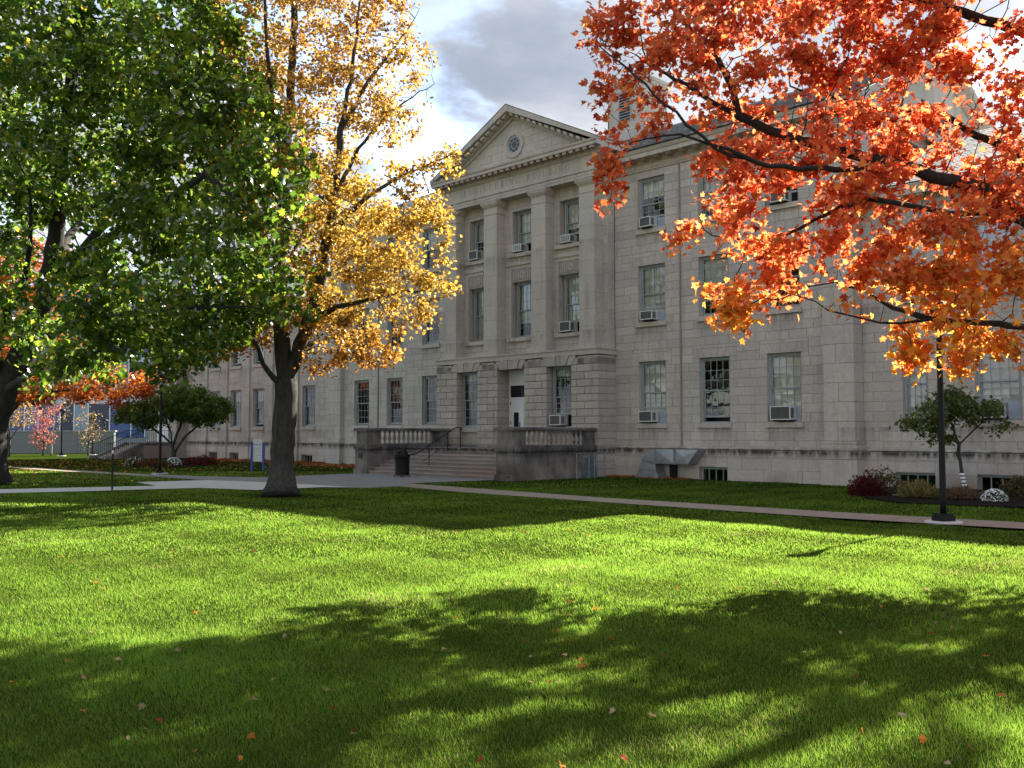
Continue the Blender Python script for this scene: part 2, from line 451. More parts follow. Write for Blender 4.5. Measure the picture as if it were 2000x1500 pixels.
def reveals(mb, ops, y0, depth, x0=-99, x1=99):
    for o in ops:
        a, b_, c, d = o[:4]
        if a < x0 or b_ > x1: continue
        y1 = y0 + depth
        t = 0.97; mb = MB()
        mb.face([(a, y0, c), (a, y1, c), (a, y1, d), (a, y0, d)], t)
        mb.face([(b_, y1, c), (b_, y0, c), (b_, y0, d), (b_, y1, d)], t)
        mb.face([(a, y0, d), (a, y1, d), (b_, y1, d), (b_, y0, d)], t)
        mb.face([(a, y1, c), (a, y0, c), (b_, y0, c), (b_, y1, c)], t)
        mb.build('window_reveal', STONE_TRIM, hall)

blocks_all = []        # (x0,x1,y,z0,z1,tint)
def ashlar(x0, x1, z0, z1, y, ops, course=0.335, length=0.86, jz=None):
    n = max(1, round((z1 - z0) / course)); h = (z1 - z0) / n
    for k in range(n):
        a, b_ = z0 + k * h, z0 + (k + 1) * h
        cuts = [(x0, x1)]
        for o in ops:
            if o[2] < b_ - 0.02 and o[3] > a + 0.02:
                nc = []
                for s, e in cuts:
                    if o[0] > s and o[1] < e: nc += [(s, o[0]), (o[1], e)]
                    elif o[1] <= s or o[0] >= e: nc.append((s, e))
                    elif o[0] <= s and o[1] < e: nc.append((o[1], e))
                    elif o[0] > s and o[1] >= e: nc.append((s, o[0]))
                cuts = nc
        for o in ops:                     # pieces left above and below an opening inside the course
            for za, zb in ((o[3], b_), (a, o[2])):
                if o[2] < b_ - 0.02 and o[3] > a + 0.02 and 0.03 < zb - za < h - 0.01:
                    mz = (za + zb) / 2
                    free = [(o[0], o[1])]
                    for q in ops:
                        if q is o or not (q[2] - 0.01 < mz < q[3] + 0.01): continue
                        nf = []
                        for s0, e0 in free:
                            if q[0] >= e0 or q[1] <= s0: nf.append((s0, e0)); continue
                            if q[0] > s0: nf.append((s0, q[0]))
                            if q[1] < e0: nf.append((q[1], e0))
                        free = nf
                    for s0, e0 in free:
                        if e0 - s0 > 0.9:
                            xm = s0 + (e0 - s0) * random.uniform(0.4, 0.6)
                            blocks_all.append((s0, xm, y, za, zb, random.gauss(1.0, 0.05))); blocks_all.append((xm, e0, y, za, zb, random.gauss(1.0, 0.05)))
                        elif e0 - s0 > 0.03: blocks_all.append((s0, e0, y, za, zb, random.gauss(1.0, 0.05)))
        for s, e in cuts:
            if e - s < 0.03: continue
            # running bond with some irregular lengths
            x = s; first = True
            while x < e - 0.02:
                L = length * random.uniform(0.72, 1.25)
                if first and k % 2: L *= 0.5
                first = False
                xe = x + L
                if e - xe < length * 0.35: xe = e
                blocks_all.append((x, min(xe, e), y, a, b_, random.gauss(1.0, 0.055)))
                x = xe

WALLB = MB()          # continuous masonry behind the joints
REV = MB()
GAP = 0.008
F1, F2, F3 = (2.2, 4.73), (6.35, 8.70), (10.2, 12.33)
HW = 0.67
lint = []             # flat arches over windows: (xc, half, z0, y)
def bays(xs, floors, hw=HW):
    return [(x - hw, x + hw, f[0], f[1]) for f in floors for x in xs]

main_x = (6.93, 9.87, 12.80)
ops_r = bays(main_x, (F1, F2, F3)); ops_l = bays([-x for x in main_x], (F1, F2, F3))
for ops, x0, x1 in ((ops_r, 5.03, 15.55), (ops_l, -15.55, -5.03)):
    ext = ops + [(o[0] - 0.30, o[1] + 0.30, o[3], o[3] + 0.36) for o in ops if o[3] < 9]
    blank_wall(WALLB, x0, x1, 0.88, 12.75, 0.012, ops)
    ashlar(x0, x1, 1.19, 12.6, 0.0, ext)
    reveals(REV, ops, -0.001, 0.36)
# plinth below the water table
base_ops_r = [(9.2, 10.45, -0.4, 0.50)]
base_ops_l = [(-10.45, -9.2, -0.4, 0.50), (-7.5, -6.3, -0.4, 0.5)]
for ops, x0, x1 in ((base_ops_r, 5.03, 15.62), (base_ops_l, -15.62, -5.03)):
    blank_wall(WALLB, x0, x1, -0.4, 0.9, -0.088, ops)
    ashlar(x0, x1, 0.0, 0.88, -0.10, ops, 0.44, 1.25)
    ashlar(x0, x1, 0.905, 1.185, -0.06, [], 0.3, 1.4)
    blank_wall(WALLB, x0, x1, 0.86, 1.2, -0.045, [])
    reveals(REV, ops, -0.10, 0.5)
# right wing
RW_Y = 0.45
rw_x = (19.9, 22.85, 25.8)
rw_ops = bays(rw_x, (F1, F2)) + [(16.92, 17.74, F1[0], F1[1]), (16.92, 17.74, F2[0], F2[1])]
ext = rw_ops + [(o[0] - 0.2, o[1] + 0.2, o[3], o[3] + 0.36) for o in rw_ops if o[3] < 9]
blank_wall(WALLB, 15.4, 30, 0.88, 9.75, RW_Y + 0.012, rw_ops); ashlar(15.55, 30, 1.19, 9.3, RW_Y, ext)
reveals(REV, rw_ops, RW_Y - 0.001, 0.36)
rwb = [(16.66, 17.95, -0.4, 0.49), (19.25, 20.6, -0.4, 0.49), (22.2, 23.5, -0.4, 0.49)]
blank_wall(WALLB, 15.4, 30, -0.4, 0.9, RW_Y - 0.088, rwb); ashlar(15.6, 30, 0, 0.88, RW_Y - 0.10, rwb, 0.44, 1.25)
blank_wall(WALLB, 15.4, 30, 0.86, 1.2, RW_Y - 0.045, []); ashlar(15.6, 30, 0.905, 1.185, RW_Y - 0.06, [], 0.3, 1.4)
reveals(REV, rwb, RW_Y - 0.10, 0.5)
# left wing
LW_Y = 1.2
lw_x = (-16.95, -19.85, -22.8, -25.75, -28.7, -31.6, -34.3)
lw_ops = bays(lw_x, (F1, F2), 0.70)
ext = lw_ops + [(o[0] - 0.25, o[1] + 0.25, o[3], o[3] + 0.36) for o in lw_ops if o[3] < 9]
blank_wall(WALLB, -36.0, -15.4, 0.88, 9.75, LW_Y + 0.012, lw_ops); ashlar(-36.0, -15.5, 1.19, 9.3, LW_Y, ext)
reveals(REV, lw_ops, LW_Y - 0.001, 0.36)
lwb = [(x - 0.6, x + 0.6, -0.4, 0.48) for x in lw_x[:-1]]
blank_wall(WALLB, -36.0, -15.4, -0.4, 0.9, LW_Y - 0.088, lwb); ashlar(-36.0, -15.5, 0, 0.88, LW_Y - 0.10, lwb, 0.44, 1.25)
blank_wall(WALLB, -36.0, -15.4, 0.86, 1.2, LW_Y - 0.045, []); ashlar(-36.0, -15.5, 0.905, 1.185, LW_Y - 0.06, [], 0.3, 1.4)
reveals(REV, lwb, LW_Y - 0.10, 0.5)
# end pavilion of the left wing
EP_Y = 0.35
blank_wall(WALLB, -40.0, -35.6, 0, 9.75, EP_Y + 0.012, []); ashlar(-40.0, -35.6, 1.19, 9.3, EP_Y, [])
ashlar(-40.0, -35.6, 0.0, 1.17, EP_Y - 0.08, [], 0.4, 1.2)
WALLB.face([(-35.6, EP_Y, 0), (-35.6, LW_Y + 0.1, 0), (-35.6, LW_Y + 0.1, 9.75), (-35.6, EP_Y, 9.75)])
# upper portico wall (behind the piers)
PW_Y = -0.43
PF1, PF2, PF3 = (2.05, 4.68), (6.15, 8.75), (10.05, 12.05)
pb = (-2.92, 0.0, 2.92)
pw_ops = [(x - 0.66, x + 0.66, PF2[0], PF2[1]) for x in pb] + [(x - 0.62, x + 0.62, PF3[0], PF3[1]) for x in pb]
blank_wall(WALLB, -5.0, 5.0, 5.2, 12.7, PW_Y + 0.012, pw_ops)
ext = pw_ops + [(x - 0.66, x + 0.66, PF2[1], PF2[1] + 0.62) for x in pb]
ashlar(-5.0, 5.0, 5.25, 12.63, PW_Y, ext, 0.41, 0.9)
reveals(REV, pw_ops, PW_Y - 0.001, 0.42)
# side returns of the central bay, ends and back of the hall
for sx in (-1, 1):
    rs = MB(); z = 5.37
    while z < 12.6:
        h_ = min(0.41, 12.63 - z)
        rs.box(min(sx * 4.9, sx * 5.015), max(sx * 4.9, sx * 5.015), PW_Y + 0.006, -0.004, z + 0.004, z + h_ - 0.004, random.gauss(1, 0.04)); z += h_
    rs.build('bay_return', STONE, hall)
    for y0, y1, xx, z0, z1 in ((PW_Y, 0.02, 4.99, 5.0, 12.7), (-0.9, 0.02, 5.02, 0, 5.2), (0.5, 17, 15.5, 0, 13.4)):
        WALLB.face([(sx * xx, y0, z0), (sx * xx, y1, z0), (sx * xx, y1, z1), (sx * xx, y0, z1)])
WALLB.face([(-40, EP_Y, 0), (-40, 14, 0), (-40, 14, 9.75), (-40, EP_Y, 9.75)])
WALLB.face([(30, RW_Y, 0), (30, 14, 0), (30, 14, 9.75), (30, RW_Y, 9.75)])
WALLB.face([(-15.55, 17, 0), (15.55, 17, 0), (15.55, 17, 13.4), (-15.55, 17, 13.4)])
WALLB.face([(15.55, 14, 0), (30, 14, 0), (30, 14, 9.75), (15.55, 14, 9.75)])
WALLB.face([(-40, 14, 0), (-15.55, 14, 0), (-15.55, 14, 9.75), (-40, 14, 9.75)])
# stone joints down the right end of the hall (seen above the wing roof)
WALLB.build('wall', JOINT, hall)

# the 300 blocks that show largest become objects, the rest is joined
F_PX = 1842.0
def shows(bl):
    x0, x1, y, z0, z1, t = bl
    w = b2w((x0 + x1) / 2, y, (z0 + z1) / 2)
    if w[1] < 1: return 0
    px = 1000 + F_PX * w[0] / w[1]; py = 846 - F_PX * (w[2] - 1.8) / w[1]
    if not (0 < px < 2000 and 0 < py): return 0
    if px > 1480 and py < 660: return 0.0            # behind the red maple
    if px < 640: return 0.0
    return (x1 - x0) * (z1 - z0) / w[1] ** 2
order = sorted(blocks_all, key=shows, reverse=True)
for bl in order[:300]:
    x0, x1, y, z0, z1, t = bl
    dy = random.uniform(-0.004, 0.004)
    MB().bevbox(x0 + GAP, x1 - GAP, y + dy, y + 0.03, z0 + GAP * 0.8, z1 - GAP * 0.8, 0.006, t).build('stone_block', STONE, hall)
rest = MB()
for bl in order[300:]:
    x0, x1, y, z0, z1, t = bl
    dy = random.uniform(-0.004, 0.004)
    rest.bevbox(x0 + GAP, x1 - GAP, y + dy, y + 0.03, z0 + GAP * 0.8, z1 - GAP * 0.8, 0.006, t)
rest.build('stone_blocks', STONE, hall, kind='stuff')

# flat arches (voussoirs) over the windows
def flat_arch(xc, hw, z0, y, singles, h=0.36, n=5, ww=None):
    W0, W1 = hw + 0.02 if hw < 0.66 or True else hw, None
    W1 = ww or hw + 0.30
    acc = MB()
    for k in range(n):
        a0, a1 = -W0 + 2 * W0 * k / n, -W0 + 2 * W0 * (k + 1) / n
        c0, c1 = -W1 + 2 * W1 * k / n, -W1 + 2 * W1 * (k + 1) / n
        g = 0.006
        if k == 0: a0 = c0
        if k == n - 1: a1 = c1
        q = [(xc + a0 + g, z0 + 0.004), (xc + a1 - g, z0 + 0.004), (xc + c1 - g, z0 + h - 0.008), (xc + c0 + g, z0 + h - 0.008)]
        mb = MB() if singles else acc
        mb.prism(q, 'y', y - 0.004, y + 0.03, random.gauss(1.0, 0.05))
        if singles: mb.build('voussoir', STONE, hall)
    if not singles: acc.build('flat_arch', STONE, hall)
for x in main_x:
    for f in (F1, F2): flat_arch(x, HW, f[1], 0.0, True); flat_arch(-x, HW, f[1], 0.0, False)
for x in rw_x[:2]:
    for f in (F1, F2): flat_arch(x, HW, f[1], RW_Y, False, ww=HW + 0.2)
for f in (F1, F2): flat_arch(17.33, 0.41, f[1], RW_Y, False, n=3, ww=0.61)
for x in lw_x:
    for f in (F1, F2): flat_arch(x, 0.70, f[1], LW_Y, False, ww=0.95)

# water table ledges
def ledge(x0, x1, y, name='water_table'):
    MB().prism([(y + 0.02, 1.17), (y - 0.075, 1.17), (y - 0.11, 1.20), (y - 0.09, 1.235), (y + 0.02, 1.29)], 'x', x0, x1).build(name, STONE_TRIM, hall)
    MB().prism([(y + 0.0, 0.872), (y - 0.115, 0.872), (y - 0.115, 0.898), (y + 0.0, 0.915)], 'x', x0, x1).build(name, STONE_TRIM, hall)
ledge(5.08, 14.40, 0.0); ledge(-14.40, -5.08, 0.0); ledge(15.62, 30, RW_Y); ledge(-35.55, -15.62, LW_Y); ledge(-40, -35.5, EP_Y)

# pilasters: base, shaft of tall blocks, cap
def pilaster(x0, x1, y, proj, ztop, yb=0.0):
    base = MB()
    base.box(x0 - 0.10, x1 + 0.10, y - proj - 0.10, yb, 0.0, 0.89).box(x0 - 0.09, x1 + 0.09, y - proj - 0.09, yb, 0.905, 1.20)
    base.box(x0 - 0.12, x1 + 0.12, y - proj - 0.12, yb, 1.20, 1.36).box(x0 - 0.06, x1 + 0.06, y - proj - 0.06, yb, 1.36, 1.44).box(x0 - 0.09, x1 + 0.09, y - proj - 0.09, yb, 1.44, 1.53)
    o = base.build('pilaster_base', STONE_TRIM, hall)
    z = 1.535; k = 0
    while z < ztop - 0.35:
        h = min(0.67, ztop - z)
        mb = MB(); t = random.gauss(1, 0.04)
        if k % 2: mb.box(x0, x1, y - proj, yb, z + 0.006, z + h - 0.006, t)
        else:
            xm = x0 + (x1 - x0) * random.uniform(0.4, 0.6)
            mb.box(x0, xm - 0.006, y - proj, yb, z + 0.006, z + h - 0.006, t).box(xm + 0.006, x1, y - proj, yb, z + 0.006, z + h - 0.006, random.gauss(1, 0.04))
        mb.build('pilaster_stone', STONE, hall); z += h; k += 1
    MB().box(x0 - 0.05, x1 + 0.05, y - proj - 0.05, yb, ztop - 0.02, ztop + 0.14).build('pilaster_cap', STONE_TRIM, hall)
pilaster(14.45, 15.55, 0.0, 0.26, 12.3, 0.46)
pilaster(-15.55, -14.45, 0.0, 0.26, 12.3, 1.25)
for x in (-21.32, -24.28, -27.2, -30.15, -33.0):
    pilaster(x - 0.42, x + 0.42, LW_Y, 0.11, 9.1, LW_Y + 0.02)

# eaves cornices with modillions
def cornice(x0, x1, y, z, name='cornice', fr=0.38, out=0.62):
    prof = [(y + 0.05, z - 0.75), (y - 0.03, z - 0.75), (y - 0.03, z - 0.70), (y - 0.07, z - 0.66), (y - 0.03, z - 0.62), (y - 0.03, z - 0.50),
            (y - 0.12, z - 0.44), (y - 0.16, z - 0.33), (y - out + 0.1, z - 0.33), (y - out + 0.1, z - 0.16), (y - out + 0.06, z - 0.14), (y - out, z - 0.03), (y - out, z), (y + 0.05, z)]
    MB().prism(prof, 'x', x0, x1).build(name, STONE_TRIM, hall)
def modillions(x0, x1, y, z, step=0.62, w=0.22, out=0.62, single=True, h=0.12):
    n = max(2, round((x1 - x0) / step)); acc = MB(); me = None
    for k in range(n):
        xc = x0 + (x1 - x0) * (k + 0.5) / n
        if single:
            if me is None:
                me = MB().prism([(y - 0.15, -h), (y - out + 0.24, -h * 0.85), (y - out + 0.16, -h * 0.3), (y - out + 0.16, 0.0), (y - 0.15, 0.0)], 'x', -w / 2, w / 2).mesh('modillion', STONE_TRIM)
            o = link('modillion', me, hall); o.location = (xc, 0, z - 0.33 - 0.002)
        else: acc.prism([(y - 0.15, z - 0.33 - h), (y - out + 0.16, z - 0.33 - h * 0.5), (y - out + 0.16, z - 0.332), (y - 0.15, z - 0.332)], 'x', xc - w / 2, xc + w / 2)
    if not single: acc.build('modillions', STONE_TRIM, hall, kind='stuff')
EZ = 13.40
cornice(5.0, 16.1, 0.0, EZ); cornice(-16.1, -5.0, 0.0, EZ)
modillions(5.3, 15.9, 0.0, EZ); modillions(-15.9, -5.3, 0.0, EZ, single=False)
WZ = 10.05
cornice(15.6, 30.3, RW_Y, WZ); modillions(16.2, 30, RW_Y, WZ, single=False)
cornice(-40.3, -15.6, LW_Y - 0.4, WZ); modillions(-40, -16, LW_Y - 0.4, WZ, single=False)
MB().box(5.2, 16.05, -0.66, -0.60, EZ + 0.003, EZ + 0.05).build('gutter', BLACK, hall)

# gable end on the right: returned cornice, tympanum, raking cornice, louvre
GX = 15.55; RIDGE_Y, RIDGE_Z = 8.25, 17.45
SL = (RIDGE_Z - EZ) / (RIDGE_Y + 0.62)
def gz(y): return RIDGE_Z - SL * abs(y - RIDGE_Y)
for sx in (1, -1):
    g = MB()
    g.face([(sx * GX, 0.45, 9.6), (sx * GX, 16.8, 9.6), (sx * GX, 16.8, EZ - 0.05), (sx * GX, 0.45, EZ - 0.05)])
    g.face([(sx * GX, -0.3, EZ - 0.05), (sx * GX, 16.8, EZ - 0.05), (sx * GX, RIDGE_Y, RIDGE_Z - 0.35)])
    g.build('gable_wall', STONE, hall)
    c = MB()
    c.box(min(sx * GX, sx * (GX + 0.52)), max(sx * GX, sx * (GX + 0.52)), -0.3, 17.1, EZ - 0.22, EZ - 0.02)
    c.box(min(sx * GX, sx * (GX + 0.22)), max(sx * GX, sx * (GX + 0.22)), -0.1, 17.0, EZ - 0.55, EZ - 0.22)
    c.build('gable_cornice', STONE_TRIM, hall)
    for s2 in (1, -1):
        ye = RIDGE_Y + s2 * (RIDGE_Y + 0.62)
        rk = MB()
        rk.prism([(RIDGE_Y, RIDGE_Z + 0.02), (ye, EZ + 0.02), (ye, EZ - 0.25), (RIDGE_Y, RIDGE_Z - 0.28)], 'x', min(sx * (GX + 0.02), sx * (GX + 0.55)), max(sx * (GX + 0.02), sx * (GX + 0.55)))
        rk.prism([(RIDGE_Y, RIDGE_Z - 0.283), (ye - s2 * 0.4, EZ - 0.07), (ye - s2 * 0.4, EZ - 0.30), (RIDGE_Y, RIDGE_Z - 0.55)], 'x', min(sx * (GX + 0.02), sx * (GX + 0.26)), max(sx * (GX + 0.02), sx * (GX + 0.26)))
        rk.build('raking_cornice', STONE_TRIM, hall)
lv = MB().box(GX + 0.01, GX + 0.06, 6.2, 8.9, 14.0, 15.0).build('gable_louvre', BLACK, hall)
for k in range(6):
    MB().box(GX + 0.061, GX + 0.10, 6.3, 8.8, 14.08 + k * 0.15, 14.16 + k * 0.15).build('slat', BLACK, lv)

# roofs of slate courses
def slates(name, x0, x1, y0, z0, y1, z1, parent, sw=0.30, ex=0.24, skip=None):
    L = math.hypot(y1 - y0, z1 - z0); dy, dz = (y1 - y0) / L, (z1 - z0) / L
    ny, nz = -dz, dy
    if nz < 0: ny, nz = -ny, -nz
    base = MB(); base.face([(x0, y0, z0), (x1, y0, z0), (x1, y1, z1), (x0, y1, z1)])
    root = base.build(name, BLACK, parent)
    acc = MB()
    n = int(L / ex)
    for k in range(n):
        s0 = k * L / n; s1 = min(L, s0 + L / n + 0.03)
        x = x0 - (sw / 2 if k % 2 else 0)
        while x < x1:
            a, b_ = max(x, x0), min(x + sw - 0.008, x1)
            if b_ - a > 0.05 and not (skip and skip((a + b_) / 2, y0 + dy * s0)):
                up = random.uniform(0.022, 0.034)
                P = lambda xx, s, h: (xx, y0 + dy * s + ny * h, z0 + dz * s + nz * h)
                t = random.gauss(1, 0.16)
                j = random.uniform(-0.012, 0.012)
                acc.face([P(a, s0 + j, up), P(b_, s0 + j, up), P(b_, s1, 0.008), P(a, s1, 0.008)], t)
                acc.face([P(a, s0 + j, 0.003), P(b_, s0 + j, 0.003), P(b_, s0 + j, up), P(a, s0 + j, up)], t * 0.9)
            x += sw
    acc.build('slates', SLATE, root, kind='stuff')
    return root
slates('roof', -16.0, 16.0, -0.62, EZ + 0.03, RIDGE_Y, RIDGE_Z + 0.02, hall, skip=lambda x, y: x < 2.0)
b = MB(); b.face([(-16, RIDGE_Y, RIDGE_Z + 0.02), (16, RIDGE_Y, RIDGE_Z + 0.02), (16, 17.1, EZ), (-16, 17.1, EZ)]); b.build('roof', SLATE, hall)
MB().prism([(RIDGE_Y - 0.18, RIDGE_Z - 0.03), (RIDGE_Y, RIDGE_Z + 0.10), (RIDGE_Y + 0.18, RIDGE_Z - 0.03)], 'x', -16, 16).build('ridge_cap', SLATE, hall)
slates('roof', 15.6, 30.2, RW_Y - 0.6, WZ + 0.03, 7.2, WZ + 3.5, hall, 0.32, 0.26)
b = MB(); b.face([(15.6, 7.2, WZ + 3.5), (30.2, 7.2, WZ + 3.5), (30.2, 14.5, WZ), (15.6, 14.5, WZ)]); b.build('roof', SLATE, hall)
b = MB(); b.face([(-40.3, LW_Y - 1.0, WZ + 0.03), (-15.6, LW_Y - 1.0, WZ + 0.03), (-15.6, 7.2, WZ + 3.4), (-40.3, 7.2, WZ + 3.4)])
b.build('roof', SLATE, hall); b = MB()
b.face([(-40.3, 7.2, WZ + 3.4), (-15.6, 7.2, WZ + 3.4), (-15.6, 14.5, WZ), (-40.3, 14.5, WZ)])
b.build('roof', SLATE, hall)
b = MB(); b.face([(-40.2, LW_Y - 1.0, WZ), (-40.2, 14.5, WZ), (-40.2, 7.2, WZ + 3.4)]); b.build('gable_wall', STONE, hall)
b = MB(); b.face([(30.1, RW_Y - .6, WZ), (30.1, 14.5, WZ), (30.1, 7.2, WZ + 3.5)]); b.build('gable_wall', STONE, hall)

# ridge tower with louvred openings
ch = MB()
ch.box(-1.15, 1.15, 7.3, 9.4, 16.2, 19.95).box(-1.25, 1.25, 7.2, 9.5, 19.95, 20.10).box(-1.32, 1.32, 7.13, 9.57, 20.10, 20.28)
ch.box(-1.22, 1.22, 7.23, 9.47, 16.2, 17.55)
tower = ch.build('ridge_tower', STONE, hall)
tl = MB().box(-0.42, 0.42, 7.26, 7.32, 18.0, 19.55).build('louvre', FRAME, tower)
tk = MB()
for k in range(10): tk.box(-0.34, 0.34, 7.245, 7.262, 18.06 + k * 0.15, 18.16 + k * 0.15)
tk.build('louvre_slats', BLACK, tower)
MB().box(-0.9, -0.86, 7.0, 7.04, 17.5, 18.8).build('lightning_rod', BLACK, tower)

# ------------------------------------------------------------------ portico: rusticated ground storey
RY = -1.2
rust = [(-5.08, -3.60), (-2.20, -0.84), (0.84, 2.20), (3.60, 5.08)]
core = MB()
for a, b_ in rust: core.box(a + 0.03, b_ - 0.03, RY + 0.035, 0.0, 0.0, 4.98)
core.build('pier_core', JOINT, hall)
RH = 0.312; RZ0 = 4.68 - 15 * RH
def rblock(x0, x1, y0, y1, z0, z1, t):
    g = 0.016; bv = 0.014
    mb = MB(); i0 = (x0 + g, x1 - g, y0, y1, z0 + g, z1 - g)
    # all four upright edges and the arrises chamfered
    X0, X1, Y0, Y1, Z0, Z1 = i0
    v = []
    for zz, ins in ((Z0, bv), (Z0 + bv, 0), (Z1 - bv, 0), (Z1, bv)):
        v.append([(X0 + ins, Y0 + ins, zz), (X1 - ins, Y0 + ins, zz), (X1 - ins, Y1, zz), (X0 + ins, Y1, zz)])
    i = 0
    for r in v: mb.v += r
    for r in range(3):
        for k in range(4):
            k2 = (k + 1) % 4; mb.f.append((r * 4 + k, r * 4 + k2, r * 4 + 4 + k2, r * 4 + 4 + k)); mb.t.append(t)
    mb.f.append((12, 13, 14, 15)); mb.t.append(t); mb.f.append((3, 2, 1, 0)); mb.t.append(t)
    return mb
for pi, (a, b_) in enumerate(rust):
    for k in range(-1, 16):
        z0 = RZ0 + k * RH; z1 = z0 + RH
        if z1 < 0.05: continue
        z0 = max(z0, 0.0)
        w = b_ - a
        cuts = [a, a + w * 0.5, b_] if k % 2 else [a, a + w * 0.19, a + w * 0.81, b_]
        if pi in (0, 3):
            cuts = [a, a + w * 0.5, b_] if k % 2 else [a, a + w * 0.2, a + w * 0.78, b_]
        for c0, c1 in zip(cuts[:-1], cuts[1:]):
            rblock(c0, c1, RY, -0.02, z0, z1, random.gauss(1, 0.06)).build('rusticated_block', STONE_WARM, hall)
        # the deep reveals show their own blocks on the right-hand sides, the outer corner shows its return
    if pi == 3:
        pass
# jack arches over the three ground openings and the plain blocks between them
AZ0, AZ1 = 4.68, 5.02
for x in pb:
    n = 5; W0, W1 = 0.70, 0.98
    for k in range(n):
        a0, a1 = -W0 + 2 * W0 * k / n, -W0 + 2 * W0 * (k + 1) / n
        c0, c1 = -W1 + 2 * W1 * k / n, -W1 + 2 * W1 * (k + 1) / n
        g = 0.012
        ex = 0.035 if k in (1, 3) else 0.0
        MB().prism([(x + a0 + g, AZ0), (x + a1 - g, AZ0), (x + c1 - g, AZ1 + 0.06), (x + c0 + g, AZ1 + 0.06)], 'y', RY - 0.02 - ex, -0.6, random.gauss(1, 0.05)).build('voussoir', STONE_WARM, hall)
for a, b_ in ((-5.08, -3.95), (-1.9, -1.02), (1.02, 1.9), (3.95, 5.08)):
    mid = (a + b_) / 2
    for c0, c1 in ((a, mid), (mid, b_)):
        rblock(c0, c1, RY, -0.02, 4.685, 5.06, random.gauss(1, 0.05)).build('rusticated_block', STONE_WARM, hall)
MB().box(-5.12, 5.12, RY - 0.05, 0.0, 5.083, 5.30).build('string_course', STONE_TRIM, hall)
MB().box(-5.16, 5.16, RY - 0.09, 0.0, 5.30, 5.36).build('string_course', STONE_TRIM, hall)
# infill under the two side windows of the ground storey and the dark passage behind
for x in (-2.92, 2.92):
    MB().box(x - 0.72, x + 0.72, RY + 0.42, -0.2, 1.0, 1.85).build('apron_wall', STONE_WARM, hall)
    MB().box(x - 0.71, x + 0.71, RY + 0.30, RY + 0.62, 1.85, 2.04).build('window_sill', STONE_WARM, hall)
pas = MB()
pas.face([(-3.7, -0.22, 0.9), (3.7, -0.22, 0.9), (3.7, -0.22, 5.2), (-3.7, -0.22, 5.2)])
for x in (-2.92, 2.92): pass
pas = None

# four square piers with base and capital
piers = [(-4.74, -3.90), (-1.96, -1.10), (1.10, 1.96), (3.90, 4.74)]
PY = -1.0
for a, b_ in piers:
    z = 5.64
    hs = [0.62, 0.70, 0.66, 0.72, 0.60, 0.74, 0.68, 0.70, 0.64]
    sc = (11.98 - 5.64) / sum(hs)
    for k, h in enumerate(hs):
        h *= sc
        MB().box(a, b_, PY, PW_Y - 0.002, z + 0.004, z + h - 0.004, random.gauss(1, 0.03)).build('pier_drum', STONE_TRIM, hall); z += h
    MB().box(a - 0.12, b_ + 0.12, PY - 0.12, PW_Y, 5.362, 5.48).box(a - 0.07, b_ + 0.07, PY - 0.07, PW_Y, 5.48, 5.55).box(a - 0.03, b_ + 0.03, PY - 0.03, PW_Y, 5.55, 5.636).build('pier_base', STONE_TRIM, hall)
    cp = MB()
    cp.box(a - 0.02, b_ + 0.02, PY - 0.02, PW_Y, 11.985, 12.03)
    for k in range(5):
        t = k / 4; o_ = 0.02 + 0.12 * math.sin(t * math.pi / 2)
        cp.box(a - o_, b_ + o_, PY - o_, PW_Y, 12.30 + k * 0.055, 12.30 + (k + 1) * 0.055)
    cp.box(a + 0.003, b_ - 0.003, PY + 0.003, PW_Y, 12.03, 12.30)
    cp.box(a - 0.16, b_ + 0.16, PY - 0.16, PW_Y, 12.575, 12.63)
    cp.build('pier_capital', STONE_TRIM, hall)

# entablature
e = MB()
e.box(-4.76, 4.76, PY + 0.02, 3.0, 12.632, 12.76).box(-4.78, 4.78, PY, 3.0, 12.76, 12.90).box(-4.83, 4.83, PY - 0.05, 3.0, 12.90, 12.97)
e.build('architrave', STONE_TRIM, hall)
# frieze of stones with engraved lettering
xs = [-4.78, -3.5, -1.9, -0.3, 1.3, 2.9, 4.0, 4.78]
for a, b_ in zip(xs[:-1], xs[1:]):
    MB().box(a + 0.003, b_ - 0.003, PY, 3.0, 12.972, 13.56, random.gauss(1, 0.03)).build('frieze_stone', STONE_TRIM, hall)
c = MB()
c.prism([(PY + 0.1, 13.56), (PY - 0.04, 13.56), (PY - 0.10, 13.66), (PY - 0.16, 13.70), (PY - 0.16, 13.82), (PY - 0.46, 13.82), (PY - 0.46, 13.96), (PY - 0.50, 13.98), (PY - 0.52, 14.06), (PY + 0.1, 14.10)], 'x', -5.25, 5.25)
c.build('cornice', STONE_TRIM, hall)
for sx in (1, -1):
    cs = MB()
    cs.prism([(4.7 * sx, 13.56), (4.83 * sx, 13.56), (4.90 * sx, 13.70), (4.90 * sx, 13.82), (5.22 * sx, 13.82), (5.22 * sx, 14.05), (4.7 * sx, 14.05)][::sx], 'y', PY - 0.1, 2.0)
    cs.build('cornice', STONE_TRIM, hall)
me = MB().box(-0.10, 0.10, PY - 0.42, PY - 0.17, -0.12, -0.001).mesh('modillion', STONE_TRIM)
for k in range(27):
    o = link('modillion', me, hall); o.location = (-4.94 + k * 0.38, 0, 13.82)
# pediment
AP = 16.72; HWD = 5.27; SLP = (AP - 14.12) / HWD
t = MB(); t.prism([(-4.7, 14.06), (4.7, 14.06), (0, 16.3)], 'y', PY + 0.06, 4.0); 
